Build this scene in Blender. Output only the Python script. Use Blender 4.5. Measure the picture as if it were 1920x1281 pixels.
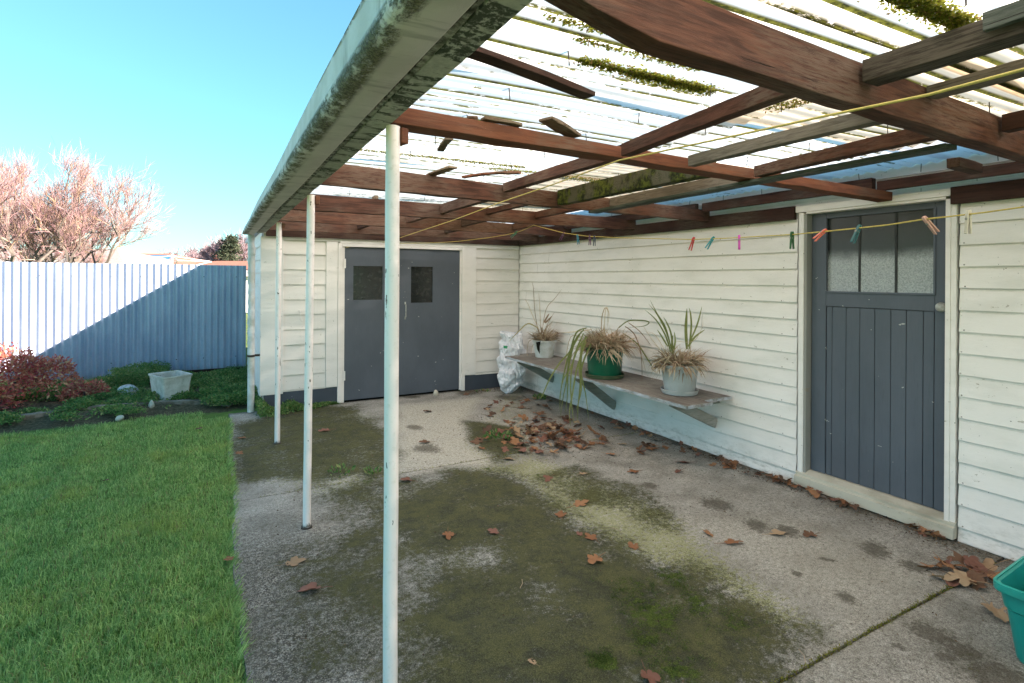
import bpy, bmesh, math, random
import numpy as np
from mathutils import Vector, Matrix
random.seed(7); RNG = np.random.default_rng(7)
sc = bpy.context.scene
for o in list(bpy.data.objects): bpy.data.objects.remove(o)
COL = sc.collection
R = math.radians
# ------------------------------------------------------------------ camera
H = 1.6
cd = bpy.data.cameras.new('camera'); cam = bpy.data.objects.new('camera', cd); COL.objects.link(cam)
cd.sensor_width = 36; cd.lens = 1017/1920*36; cd.shift_y = -118/1920; cd.clip_start = .02; cd.clip_end = 2000
cam.matrix_world = Matrix.Translation((0, 0, H)) @ Matrix.Rotation(R(-28.8), 4, 'Z') @ Matrix.Rotation(R(90), 4, 'X') @ Matrix.Rotation(.006, 4, 'Z')
sc.camera = cam
# ------------------------------------------------------------------ light
SUN = Vector((1, -.85, .655)).normalized()
w = bpy.data.worlds.new('World'); sc.world = w; w.use_nodes = True
wn = w.node_tree; bg = wn.nodes['Background']
sky = wn.nodes.new('ShaderNodeTexSky'); sky.sky_type = 'NISHITA'; sky.sun_disc = False
sky.sun_elevation = math.asin(SUN.z); sky.sun_rotation = math.atan2(SUN.x, SUN.y)
sky.air_density = 1.0; sky.dust_density = .15; sky.ozone_density = 1.0
tint = wn.nodes.new('ShaderNodeMix'); tint.data_type = 'RGBA'; tint.blend_type = 'MULTIPLY'; tint.inputs[0].default_value = 1
tint.inputs[7].default_value = (.455, .86, .92, 1)
gm = wn.nodes.new('ShaderNodeGamma'); gm.inputs[1].default_value = .7; wn.links.new(sky.outputs[0], gm.inputs[0]); wn.links.new(gm.outputs[0], tint.inputs[6]); wn.links.new(tint.outputs[2], bg.inputs[0]); bg.inputs[1].default_value = .08
sl = bpy.data.lights.new('sun', 'SUN'); sl.energy = 5; sl.angle = R(.5); sl.color = (1, .88, .76)
so = bpy.data.objects.new('sun', sl); COL.objects.link(so)
so.rotation_euler = SUN.to_track_quat('Z', 'Y').to_euler()
sc.view_settings.view_transform = 'Standard'; sc.view_settings.look = 'None'
sc.view_settings.exposure = 2.65; sc.view_settings.gamma = 1
sc.render.resolution_x = 1024; sc.render.resolution_y = 683
# ------------------------------------------------------------------ measuring helper (ground / wall points from the survey of the photo)
_ca, _sa = math.cos(R(28.8)), math.sin(R(28.8))
def ray(u, v):
    du, dv = u-960, v-522.5; a = du+dv*.006; b = dv-du*.006
    X = a/1017; return X*_ca+_sa, -X*_sa+_ca, -b/1017
def onz(u, v, z=0.): r = ray(u, v); t = (z-H)/r[2]; return (r[0]*t, r[1]*t, z)
def ony(u, v, y): r = ray(u, v); t = y/r[1]; return (r[0]*t, y, H+r[2]*t)
def onx(u, v, x): r = ray(u, v); t = x/r[0]; return (x, r[1]*t, H+r[2]*t)
# ------------------------------------------------------------------ node helper
class G:
    def __init__(s, name, rough=.8, spec=.3):
        s.m = bpy.data.materials.new(name); s.m.use_nodes = True; s.t = s.m.node_tree
        s.b = s.t.nodes['Principled BSDF']; s.out = s.t.nodes['Material Output']
        s.b.inputs['Roughness'].default_value = rough; s.b.inputs['Specular IOR Level'].default_value = spec
        s.tc = None
    def n(s, t, **k):
        o = s.t.nodes.new(t)
        for a, b in k.items(): setattr(o, a, b)
        return o
    def l(s, a, b): s.t.links.new(a, b)
    def put(s, sock, v):
        if isinstance(v, (int, float)): sock.default_value = v
        elif isinstance(v, (tuple, list)): sock.default_value = tuple(v)+((1,) if len(v) == 3 and len(sock.default_value) == 4 else ())
        else: s.l(v, sock)
    def co(s, scale=(1, 1, 1), kind='Object', rot=(0, 0, 0)):
        if s.tc is None: s.tc = s.n('ShaderNodeTexCoord')
        mp = s.n('ShaderNodeMapping'); s.l(s.tc.outputs[kind], mp.inputs[0]); mp.inputs['Scale'].default_value = scale; mp.inputs['Rotation'].default_value = rot
        return mp.outputs[0]
    def xyz(s, i):
        if s.tc is None: s.tc = s.n('ShaderNodeTexCoord')
        sp = s.n('ShaderNodeSeparateXYZ'); s.l(s.tc.outputs['Object'], sp.inputs[0]); return sp.outputs[i]
    def noise(s, scale=5, detail=4, rough=.55, vec=None, dist=0, stretch=(1, 1, 1)):
        o = s.n('ShaderNodeTexNoise'); s.l(vec or s.co(stretch), o.inputs['Vector'])
        o.inputs['Scale'].default_value = scale; o.inputs['Detail'].default_value = detail
        o.inputs['Roughness'].default_value = rough; o.inputs['Distortion'].default_value = dist
        return o.outputs[0]
    def vor(s, scale=5, stretch=(1, 1, 1), out=0, feat='F1'):
        o = s.n('ShaderNodeTexVoronoi', feature=feat); s.l(s.co(stretch), o.inputs['Vector']); o.inputs['Scale'].default_value = scale; return o.outputs[out]
    def math(s, op, a, b=0., c=None, clamp=False):
        o = s.n('ShaderNodeMath', operation=op, use_clamp=clamp); s.put(o.inputs[0], a); s.put(o.inputs[1], b)
        if c is not None: s.put(o.inputs[2], c)
        return o.outputs[0]
    def step(s, v, lo, hi, a=0., b=1.):
        o = s.n('ShaderNodeMapRange', interpolation_type='SMOOTHSTEP'); s.put(o.inputs[0], v)
        o.inputs[1].default_value = lo; o.inputs[2].default_value = hi; o.inputs[3].default_value = a; o.inputs[4].default_value = b
        return o.outputs[0]
    def mix(s, f, a, b, mode='MIX'):
        o = s.n('ShaderNodeMix', data_type='RGBA', blend_type=mode); s.put(o.inputs[0], f); s.put(o.inputs[6], a); s.put(o.inputs[7], b); return o.outputs[2]
    def attr(s, name, out=2):
        o = s.n('ShaderNodeAttribute', attribute_name=name); return o.outputs[out]
    def rnd(s): return s.n('ShaderNodeObjectInfo').outputs['Random']
    def bump(s, h, strength=.5, dist=.01):
        o = s.n('ShaderNodeBump'); o.inputs['Strength'].default_value = strength; o.inputs['Distance'].default_value = dist; s.l(h, o.inputs['Height']); s.l(o.outputs[0], s.b.inputs['Normal']); return o.outputs[0]
    def base(s, c): s.put(s.b.inputs['Base Color'], c)
    def rough(s, c): s.put(s.b.inputs['Roughness'], c)

def simple(name, c, c2=None, scale=8, rough=.7, bump=.2, spec=.3, stretch=(1, 1, 1), speck=None):
    g = G(name, rough, spec); c2 = c2 or tuple(x*.75 for x in c)
    n1 = g.noise(scale, 5, .6, stretch=stretch); col = g.mix(g.step(n1, .35, .65), c, c2)
    if speck:
        n2 = g.noise(scale*9, 3, .6, stretch=stretch); col = g.mix(g.step(n2, .62, .72), col, speck)
    g.base(col); g.bump(g.noise(scale*6, 4, .6, stretch=stretch), bump, .004); return g.m

M = {}
def wood(name, c, c2, grey, axis='x', greyamt=.5, crack=.5):
    g = G(name, .85, .15)
    st = {'x': (1.2, 16, 16), 'y': (16, 1.2, 16), 'z': (16, 16, 1.2)}[axis]
    n = g.noise(3.2, 7, .62, stretch=st, dist=.5); big = g.noise(2.4, 3, .5)
    fine = g.noise(9, 5, .7, stretch=st)
    col = g.mix(g.step(n, .36, .64), c, c2)
    col = g.mix(g.math('MULTIPLY', g.step(big, .5-.2*greyamt, .72-.15*greyamt), g.step(fine, .35, .6)), col, grey)
    ck = g.step(g.noise(5, 6, .6, stretch=tuple(v*(1 if v > 2 else .4) for v in st), dist=.8), .29+.06*crack, .22+.06*crack)
    knots = g.step(g.vor(4.2, stretch=tuple(v/5 for v in st)), .10, .04)
    col = g.mix(ck, col, (.012, .008, .006)); col = g.mix(g.math('MULTIPLY', knots, .7), col, (.03, .014, .008))
    g.base(col)
    h = g.math('SUBTRACT', g.math('ADD', g.math('MULTIPLY', fine, .5), g.math('MULTIPLY', n, .4)), ck)
    g.bump(h, .6, .006); return g.m
M['red_x'] = wood('red stained timber across', (.108, .048, .032), (.05, .024, .018), (.13, .088, .068), 'x', .75, 1.0)
M['red_y'] = wood('red stained timber along', (.09, .038, .026), (.048, .022, .016), (.12, .08, .062), 'y', .6)
M['orange_x'] = wood('roof lit orange timber', (.19, .072, .040), (.12, .047, .030), (.16, .10, .07), 'x', .3, .3)  # brighter orange puts the roof's light patches into the timber colour
M['dark_x'] = wood('dark timber across', (.06, .030, .022), (.035, .019, .015), (.09, .065, .05), 'x', .4)
M['dark_y'] = wood('dark timber along', (.055, .026, .020), (.032, .017, .014), (.09, .065, .05), 'y', .4)
M['grey_y'] = wood('weathered grey timber', (.125, .105, .08), (.07, .06, .046), (.17, .15, .125), 'y', .9)
M['green_y'] = wood('green grey painted timber', (.065, .078, .066), (.038, .048, .04), (.10, .11, .10), 'y', .8)
M['offcut'] = wood('offcut timber', (.13, .08, .05), (.08, .055, .04), (.22, .17, .12), 'x', .8)
def mossy_wood():
    g = G('moss covered timber', .95, .1); n = g.noise(26, 6, .7); n2 = g.noise(6, 4, .6)
    col = g.mix(g.step(n, .4, .62), (.018, .022, .012), (.085, .10, .02)); col = g.mix(g.step(n2, .45, .6), col, (.09, .085, .06))
    g.base(col); g.bump(n, 1, .02); return g.m
M['darkgrey_y'] = wood('dark weathered timber', (.058, .046, .036), (.028, .023, .018), (.10, .085, .07), 'y', .6, 1.0)
M['mossy'] = mossy_wood()

def paint(name, c, dirt=(.28, .27, .20), amt=.5, board=None, low=0.):
    """old brush paint with grime, hairline cracks, nail spots"""
    g = G(name, .62, .35)
    a = g.noise(2.1, 5, .6, stretch=(1, 1, 3.5)); b = g.noise(34, 5, .7, stretch=(1, 1, 2)); sp = g.noise(75, 2, .5)
    col = g.mix(g.math('MULTIPLY', g.step(a, .42, .75), .38*amt), c, dirt)
    col = g.mix(g.math('MULTIPLY', g.step(b, .58, .72), .22*amt), col, dirt)
    col = g.mix(g.math('MULTIPLY', g.step(sp, .72, .77), g.step(a, .45, .55)), col, (.14, .12, .09))
    ck = g.vor(7, stretch=(1, 1, 1.4)); col = g.mix(g.step(ck, .035, .018), col, (.10, .085, .07))
    pe = g.noise(5.5, 6, .75, stretch=(1, 1, 2.2)); pf = g.step(pe, .665, .68)
    col = g.mix(g.math('MULTIPLY', pf, .75), col, (.30, .25, .19))
    if board:
        fz = g.math('FRACT', g.math('DIVIDE', g.math('SUBTRACT', board[0], g.xyz(2)), board[1]))
        ax = g.xyz(board[2] if len(board) > 2 else 1); bid = g.math('FLOOR', g.math('DIVIDE', g.math('SUBTRACT', board[0], g.xyz(2)), board[1]))
        hh = g.math('FRACT', g.math('MULTIPLY', g.math('SINE', g.math('MULTIPLY', bid, 12.9898)), 437.58))
        jn = g.step(g.math('ABSOLUTE', g.math('SUBTRACT', ax, g.math('SUBTRACT', g.math('MULTIPLY', hh, 7.5), 2.2))), .0028, .0012)
        jn = g.math('MULTIPLY', jn, 1.); col = g.mix(g.math('MULTIPLY', jn, .75), col, (.12, .10, .08))
        nx_ = g.math('MULTIPLY', g.math('SUBTRACT', g.math('FRACT', g.math('DIVIDE', g.math('ADD', ax, g.math('MULTIPLY', hh, .03)), .6)), .5), .6); nz_ = g.math('MULTIPLY', g.math('SUBTRACT', fz, .80), board[1])
        nd = g.math('SQRT', g.math('ADD', g.math('MULTIPLY', nx_, nx_), g.math('MULTIPLY', nz_, nz_))); col = g.mix(g.math('MULTIPLY', g.step(nd, .006, .003), g.step(b, .35, .55)), col, (.16, .13, .11))
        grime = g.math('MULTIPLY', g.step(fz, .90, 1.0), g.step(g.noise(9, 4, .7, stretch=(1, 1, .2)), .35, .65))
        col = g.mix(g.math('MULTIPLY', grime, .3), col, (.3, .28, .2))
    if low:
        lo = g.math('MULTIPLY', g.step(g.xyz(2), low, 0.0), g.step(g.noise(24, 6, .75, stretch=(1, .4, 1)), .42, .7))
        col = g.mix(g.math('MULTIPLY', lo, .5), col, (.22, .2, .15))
    g.base(col); g.bump(g.math('ADD', g.math('MULTIPLY', g.noise(18, 6, .7, stretch=(1, 1, 3)), .8), g.math('MULTIPLY', pf, -.4)), .3, .004); return g.m
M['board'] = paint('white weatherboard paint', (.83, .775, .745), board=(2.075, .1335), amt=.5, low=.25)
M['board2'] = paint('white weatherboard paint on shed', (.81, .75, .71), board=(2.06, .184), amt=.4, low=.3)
M['trim'] = paint('white trim paint', (.83, .775, .745), amt=.4)
M['trimgrey'] = paint('grey reveal paint', (.28, .27, .25), amt=.4)
M['threshold'] = paint('worn threshold', (.50, .46, .38), dirt=(.16, .14, .09), amt=1.6)
def post_mat():
    g = G('chipped white pipe paint', .42, .5)
    a = g.noise(6, 4, .6, stretch=(1, 1, .25)); sp = g.noise(30, 3, .6, stretch=(1.4, 1.4, .5)); r = g.noise(60, 3, .6)
    col = g.mix(g.math('MULTIPLY', g.step(a, .45, .7), .25), (.88, .80, .80), (.62, .56, .50))
    col = g.mix(g.math('MULTIPLY', g.step(r, .55, .7), .2), col, (.45, .42, .33))
    ch = g.step(g.math('ADD', sp, g.math('MULTIPLY', g.math('SUBTRACT', g.noise(2.2, 2, .5), .5), .25)), .672, .688); col = g.mix(ch, col, (.07, .055, .05))
    col = g.mix(g.step(g.math('ADD', g.xyz(2), g.math('MULTIPLY', r, .08)), .075, .045), col, (.13, .12, .10))
    g.base(col); g.bump(g.math('SUBTRACT', g.math('MULTIPLY', r, .2), ch), .4, .003); return g.m
M['post'] = post_mat()
def door_mat(name, c):
    g = G(name, .48, .4); a = g.noise(3, 4, .6, stretch=(1, 1, .5)); b = g.noise(30, 4, .6, stretch=(3, 3, .3)); s = g.noise(19, 2, .5, stretch=(1, 1, 1.5))
    col = g.mix(g.step(a, .35, .7), c, tuple(x*1.22 for x in c)); col = g.mix(g.math('MULTIPLY', g.step(b, .5, .75), .3), col, tuple(x*.7 for x in c))
    col = g.mix(g.math('MULTIPLY', g.step(s, .755, .765), .8), col, (.5, .5, .48))
    g.base(col); g.bump(b, .2, .003); g.rough(g.step(a, .3, .7, .4, .62)); return g.m
M['door'] = door_mat('slate grey door paint', (.080, .091, .114))
M['plinth'] = door_mat('dark plinth paint', (.055, .064, .085))
M['gap'] = simple('dark gap', (.01, .009, .008), rough=1)

def glass_dark(name, frost_glare):
    g = G(name, .12 if not frost_glare else .3, .6)
    g.base(g.mix(g.step(g.noise(14, 5, .7), .4, .65), (.006, .007, .008), (.022, .022, .021)))
    if frost_glare:
        n = g.noise(90, 4, .7, stretch=(1, 1, 1.6)); g.bump(n, .35, .003)
        fr = g.math('MULTIPLY', g.step(g.math('ADD', g.xyz(2), g.math('MULTIPLY', g.noise(4, 4, .6), .12)), 1.90, 1.79), g.step(g.noise(110, 4, .7), .25, .7, .45, 1))  # lower pane coloured paler, standing in for light it reflects
        g.base(g.mix(fr, (.03, .032, .034), (.42, .43, .44))); g.rough(.22)
    return g.m
M['barmat'] = simple('dim glazing bar', (.045, .047, .048), (.03, .032, .033), 12)
M['glass'] = glass_dark('dirty dark glass', False); M['frost_glare'] = glass_dark('pebbled glass', True)

def concrete():
    g = G('mossy weathered concrete', .93, .18)
    n1 = g.noise(3, 6, .62); n2 = g.noise(38, 6, .72); n3 = g.noise(150, 4, .7); agg = g.vor(120, out=0)
    base = g.mix(g.step(n1, .32, .68), (.40, .378, .352), (.25, .235, .215))
    base = g.mix(g.math('MULTIPLY', g.step(n2, .46, .66), .65), base, (.16, .15, .135))
    base = g.mix(g.math('MULTIPLY', g.step(n3, .55, .72), .5), base, (.42, .39, .35))
    ex = g.attr('expose')   # exposed aggregate along the lawn side
    spk = g.mix(g.step(agg, .25, .55), (.33, .295, .25), (.07, .063, .055)); spk = g.mix(g.step(n3, .60, .68), spk, (.50, .47, .42)); spk = g.mix(g.math('MULTIPLY', g.step(n1, .4, .6), .6), spk, (.13, .12, .10))
    base = g.mix(g.math('MULTIPLY', ex, g.step(n2, .3, .55)), base, spk)
    pale = g.attr('pale'); base = g.mix(g.math('MULTIPLY', pale, g.step(n1, .3, .55, .65, 1)), base, g.mix(g.step(n2, .4, .65), (.50, .465, .41), (.38, .35, .30)))
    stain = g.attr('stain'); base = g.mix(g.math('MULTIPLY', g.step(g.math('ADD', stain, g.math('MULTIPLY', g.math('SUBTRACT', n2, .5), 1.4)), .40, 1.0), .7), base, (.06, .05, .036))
    yl = g.attr('lichen'); yf = g.step(g.math('ADD', yl, g.math('MULTIPLY', g.math('SUBTRACT', n2, .5), 3.6)), .55, 1.0)
    lich = g.mix(g.step(n3, .4, .65), (.34, .34, .15), (.20, .20, .085))
    base = g.mix(g.math('MULTIPLY', yf, .68), base, lich)
    ms = g.attr('moss'); warp = g.math('ADD', g.math('MULTIPLY', g.math('SUBTRACT', g.noise(26, 8, .82), .5), 2.3), g.math('MULTIPLY', g.math('SUBTRACT', n1, .5), 1.3))
    mf = g.step(g.math('ADD', g.math('ADD', ms, warp), g.math('MULTIPLY', g.math('SUBTRACT', n3, .5), 1.3)), .20, .78)
    mf = g.math('MULTIPLY', mf, g.step(g.math('ADD', g.noise(2.1, 5, .65, stretch=(1, 1.6, 1)), g.math('MULTIPLY', g.math('SUBTRACT', n2, .5), .7)), .28, .42, .7, 1))
    mc = g.mix(g.step(g.noise(6, 8, .78), .36, .62), (.022, .025, .010), (.076, .076, .026)); mc = g.mix(g.math('MULTIPLY', g.step(n3, .52, .66), .5), mc, (.13, .125, .06))
    mc = g.mix(g.math('MULTIPLY', g.step(g.noise(60, 3, .6), .6, .7), .6), mc, (.03, .028, .02))
    base = g.mix(g.math('MULTIPLY', mf, .93), base, mc)
    gr = g.attr('green'); gf = g.step(g.math('ADD', gr, g.math('MULTIPLY', g.math('SUBTRACT', g.noise(24, 5, .7), .5), 2.2)), .5, .85)
    base = g.mix(g.math('MULTIPLY', gf, .9), base, g.mix(g.step(n3, .4, .65), (.045, .068, .012), (.10, .135, .022)))
    grit = g.noise(230, 3, .7); base = g.mix(1, base, g.mix(g.step(grit, .32, .68), (.55, .54, .52), (1.42, 1.42, 1.38)), 'MULTIPLY')
    pits = g.noise(62, 5, .8); base = g.mix(g.math('MULTIPLY', g.step(pits, .55, .63), .65), base, (.045, .04, .03))
    g.base(base); g.rough(g.step(mf, 0, 1, .88, 1.))
    g.bump(g.math('ADD', g.math('ADD', g.math('MULTIPLY', n3, .6), g.math('MULTIPLY', n2, .6)), g.math('ADD', g.math('MULTIPLY', mf, .35), g.math('MULTIPLY', gf, .8))), .75, .008)
    return g.m
M['concrete'] = concrete()

def sheet_mat(name, tint, opq, dirt, dirtcol):
    g = G(name, .45, .3)
    tr = g.n('ShaderNodeBsdfTranslucent'); tp = g.n('ShaderNodeBsdfTransparent'); mx = g.n('ShaderNodeMixShader'); mx2 = g.n('ShaderNodeMixShader')
    ph = g.math('COSINE', g.math('MULTIPLY', g.xyz(1), 2*math.pi/.076)); valley = g.step(ph, -.15, -.85)
    l = g.noise(4.5, 6, .7, stretch=(1, 6, 1)); m = g.noise(40, 5, .75, stretch=(.5, 1, 1)); big = g.noise(1.5, 3, .55, stretch=(.5, 1.5, 1)); line = g.noise(1.1, 2, .5, stretch=(.25, 13.2, 1))
    grow = g.math('ADD', g.math('MULTIPLY', line, .75), g.math('ADD', g.math('MULTIPLY', big, .6), g.math('MULTIPLY', m, .5)))
    moss = g.math('MULTIPLY', valley, g.step(grow, 1.02-dirt, 1.08-dirt))
    brown = g.math('MULTIPLY', g.step(g.math('ADD', l, g.math('MULTIPLY', valley, .12)), .62-dirt*.6, .85-dirt*.6), .55)
    col = g.mix(brown, tint, dirtcol); mc = g.mix(g.step(m, .4, .6), (.02, .022, .008), (.10, .10, .02)); col = g.mix(moss, col, mc)
    g.base(col); g.l(col, tr.inputs[0]); g.l(g.mix(moss, g.mix(brown, (.9, .9, .9), (.5, .4, .25)), (0, 0, 0)), tp.inputs[0])
    mx.inputs[0].default_value = 1-opq; g.l(g.b.outputs[0], mx.inputs[1]); g.l(tr.outputs[0], mx.inputs[2])
    mx2.inputs[0].default_value = .025; g.l(mx.outputs[0], mx2.inputs[1]); g.l(tp.outputs[0], mx2.inputs[2]); g.l(mx2.outputs[0], g.out.inputs[0])
    g.bump(m, .15, .003); return g.m
M['sheetA'] = sheet_mat('clear grey plastic roofing', (.90, .87, .83), .12, .09, (.55, .42, .25))
M['sheetB'] = sheet_mat('milky plastic roofing', (.74, .75, .76), .24, .07, (.5, .42, .28))
M['sheetC'] = sheet_mat('stained plastic roofing', (.66, .56, .44), .3, .10, (.36, .17, .06))
M['sheetD'] = sheet_mat('shade tinted plastic roofing', (.82, .82, .86), .25, -.0, (.4, .4, .4))  # bluish tint puts the house's shadow into the sheet colour
def metal(name):
    g = G(name, .42, .5); sp = g.vor(60, out=1); n = g.noise(3, 5, .6, stretch=(1, 1, .35)); sc_ = g.noise(50, 4, .7, stretch=(1, 1, .5))
    col = g.mix(g.step(n, .35, .7), (.33, .37, .50), (.46, .49, .60)); s2 = g.n('ShaderNodeSeparateColor'); g.l(sp, s2.inputs[0])
    col = g.mix(g.math('MULTIPLY', s2.outputs[0], .22), col, (.22, .26, .32))
    col = g.mix(g.math('MULTIPLY', g.step(sc_, .66, .72), .5), col, (.7, .72, .75))
    col = g.mix(g.step(g.math('ADD', g.xyz(2), g.math('MULTIPLY', sc_, .1)), .17, .05), col, (.30, .28, .25))
    g.base(col); g.put(g.b.inputs['Metallic'], .25); g.rough(g.step(n, .3, .7, .38, .55)); g.bump(sc_, .1, .002); return g.m
M['galv'] = metal('galvanised corrugated iron')
def gutter_mat():
    g = G('mossy grey gutter paint', .7, .3)
    n = g.noise(48, 5, .75, stretch=(.6, .35, 1)); b = g.noise(5, 4, .6); st = g.noise(16, 4, .7, stretch=(.15, 1, .15))
    face = g.mix(g.step(g.xyz(0), -.215, -.19), (.74, .70, .72), (.66, .61, .56))
    col = g.mix(g.step(b, .35, .65), face, g.mix(.4, face, (.42, .385, .34)))
    col = g.mix(g.math('MULTIPLY', g.step(st, .54, .70), .4), col, (.17, .16, .13))
    band = g.math('MULTIPLY', g.step(g.xyz(0), -.172, -.196), g.step(g.xyz(2), 2.150, 2.132))
    topb = g.step(g.xyz(2), 2.212, 2.226)
    mo = g.math('MULTIPLY', g.math('MAXIMUM', band, topb), g.step(g.math('ADD', g.math('MULTIPLY', n, .75), g.math('MULTIPLY', b, .35)), .48, .60))
    mo = g.math('MAXIMUM', mo, g.math('MULTIPLY', g.step(n, .72, .8), .5))
    col = g.mix(g.math('MULTIPLY', mo, .92), col, g.mix(g.step(g.noise(120, 3, .6), .4, .6), (.05, .05, .02), (.22, .21, .11)))
    g.base(col); g.bump(g.math('ADD', g.math('MULTIPLY', mo, g.noise(120, 4, .7)), g.math('MULTIPLY', n, .15)), .9, .02); return g.m
M['gutter'] = gutter_mat()
def fascia_mat():
    g = G('stained green grey fascia', .85, .2); st = g.noise(7, 5, .7, stretch=(.25, 1, .3), dist=.4); n = g.noise(50, 5, .7)
    col = g.mix(g.step(n, .35, .7), (.50, .48, .43), (.38, .37, .32))
    blot = g.math('MULTIPLY', g.step(st, .50, .55), g.step(n, .38, .52)); col = g.mix(g.math('MULTIPLY', blot, .9), col, (.035, .042, .03))
    g.base(col); g.bump(n, .4, .005); return g.m
M['fascia'] = fascia_mat()
M['lipstrip'] = simple('rough pale sarking lip', (.50, .48, .40), (.06, .055, .04), 24, .9, .8, stretch=(1, 1, 1))
M['white_plastic'] = simple('old white plastic', (.66, .67, .68), (.50, .49, .44), 7, .45, .15, speck=(.4, .38, .3))
M['grey_plastic'] = simple('grey plastic pot', (.42, .44, .45), (.36, .37, .37), 6, .5, .1)
M['green_pot'] = simple('dark green plastic pot', (.004, .105, .055), (.006, .078, .044), 5, .33, .06, spec=.5)
M['saucer'] = simple('green grey saucer', (.055, .085, .045), (.10, .11, .06), 9, .7, .3)
M['bin'] = simple('teal green plastic', (.008, .25, .215), (.006, .21, .18), 4, .38, .05, spec=.45)
M['bin_rim'] = simple('teal green plastic rim', (.016, .32, .27), (.010, .26, .22), 4, .35, .05, spec=.5)
M['purple'] = simple('purple plastic', (.13, .11, .35), (.10, .09, .28), 4, .5, .1)
M['soil'] = simple('dark soil', (.028, .02, .014), (.06, .044, .03), 22, 1, 1.0, speck=(.10, .075, .05))
M['bench_top'] = wood('bench top', (.20, .175, .155), (.13, .112, .098), (.27, .25, .225), 'y', .8, .3)
M['bench_edge'] = simple('flaking pale blue bench paint', (.46, .48, .54), (.22, .21, .19), 18, .8, .6, speck=(.62, .62, .6), stretch=(1, .35, 1))
M['bracket'] = wood('grey bracket timber', (.30, .28, .24), (.22, .205, .18), (.36, .34, .31), 'x', .9, .2)
M['steel'] = simple('dull steel', (.45, .45, .43), (.25, .24, .22), 20, .4, .2)
M['metaldark'] = simple('dark nails', (.05, .04, .035), rough=.6)
M['rope'] = simple('yellow cord', (.62, .47, .13), (.50, .38, .12), 60, .7, .6)
M['styro'] = simple('weathered white tub', (.66, .62, .57), (.48, .44, .38), 9, .8, .5, speck=(.18, .2, .12))
M['stone'] = simple('pale stone', (.52, .52, .52), (.24, .24, .25), 12, .9, .8)
M['edging'] = simple('garden edging', (.22, .19, .16), (.10, .085, .06), 12, .95, .8, speck=(.05, .07, .02))
M['treebark'] = simple('grey bark', (.20, .16, .14), (.12, .095, .085), 8, .95, .6)
def leafmat(name, c1, c2, c3=None, trans=.25, rough=.6, usernd=False):
    g = G(name, rough, .3); r = g.rnd() if usernd else g.attr('rnd')
    col = g.mix(g.step(r, .15, .6), c1, c2)
    if c3: col = g.mix(g.step(r, .7, .95), col, c3)
    col = g.mix(g.math('MULTIPLY', g.step(g.noise(60, 3, .6), .45, .65), .3), col, tuple(x*.55 for x in c1))
    g.base(col); tr = g.n('ShaderNodeBsdfTranslucent'); g.l(col, tr.inputs[0]); mx = g.n('ShaderNodeMixShader'); mx.inputs[0].default_value = trans
    g.l(g.b.outputs[0], mx.inputs[1]); g.l(tr.outputs[0], mx.inputs[2]); g.l(mx.outputs[0], g.out.inputs[0]); return g.m
M['deadleaf'] = leafmat('brown fallen leaf', (.15, .065, .035), (.29, .115, .055), (.36, .19, .10), .12, .75, True)
M['bark_piece'] = leafmat('curled dry leaf', (.15, .088, .06), (.24, .135, .085), (.31, .19, .11), .06, .8, True)
M['straw'] = leafmat('dry straw blades', (.42, .31, .21), (.58, .46, .33), (.26, .16, .10), .2)
M['strapleaf'] = leafmat('green strap leaves', (.16, .18, .055), (.24, .255, .085), (.42, .35, .17), .25)
M['redleaf'] = leafmat('red shrub leaves', (.40, .08, .09), (.52, .20, .13), (.62, .42, .24), .35)
M['weed'] = leafmat('green weeds', (.08, .18, .05), (.15, .27, .075), (.32, .34, .13), .35)
M['yelleaf'] = leafmat('yellow green shrub', (.30, .28, .03), (.40, .36, .05), None, .3)
M['conifer'] = leafmat('dark conifer needles', (.030, .045, .028), (.055, .07, .04), (.10, .10, .06), .15)
M['twigpink'] = leafmat('pinkish bare twigs', (.29, .165, .185), (.35, .215, .21), (.40, .29, .16), .15)
M['twigfar'] = leafmat('distant bare twigs', (.27, .19, .21), (.33, .23, .24), (.25, .23, .28), .15)
def grass_mat():
    g = G('lawn grass blades', .55, .3); r = g.attr('rnd'); p = g.noise(1.6, 4, .6); q = g.noise(7, 3, .6)
    col = g.mix(g.step(r, .1, .9), (.17, .33, .085), (.50, .66, .24)); col = g.mix(g.math('MULTIPLY', g.step(p, .5, .66), .55), col, (.40, .48, .12))
    col = g.mix(g.math('MULTIPLY', g.step(q, .52, .7), .3), col, (.13, .28, .09)); col = g.mix(g.step(r, .94, .95), col, (.33, .27, .13))
    g.base(col); tr = g.n('ShaderNodeBsdfTranslucent'); g.l(col, tr.inputs[0]); mx = g.n('ShaderNodeMixShader'); mx.inputs[0].default_value = .45
    g.l(g.b.outputs[0], mx.inputs[1]); g.l(tr.outputs[0], mx.inputs[2]); g.l(mx.outputs[0], g.out.inputs[0]); return g.m
M['grass'] = grass_mat()
M['turf'] = simple('turf soil', (.035, .055, .012), (.03, .04, .012), 9, 1, 1)
def printm(name, c): return simple(name, c, rough=.5, bump=.05)

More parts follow.
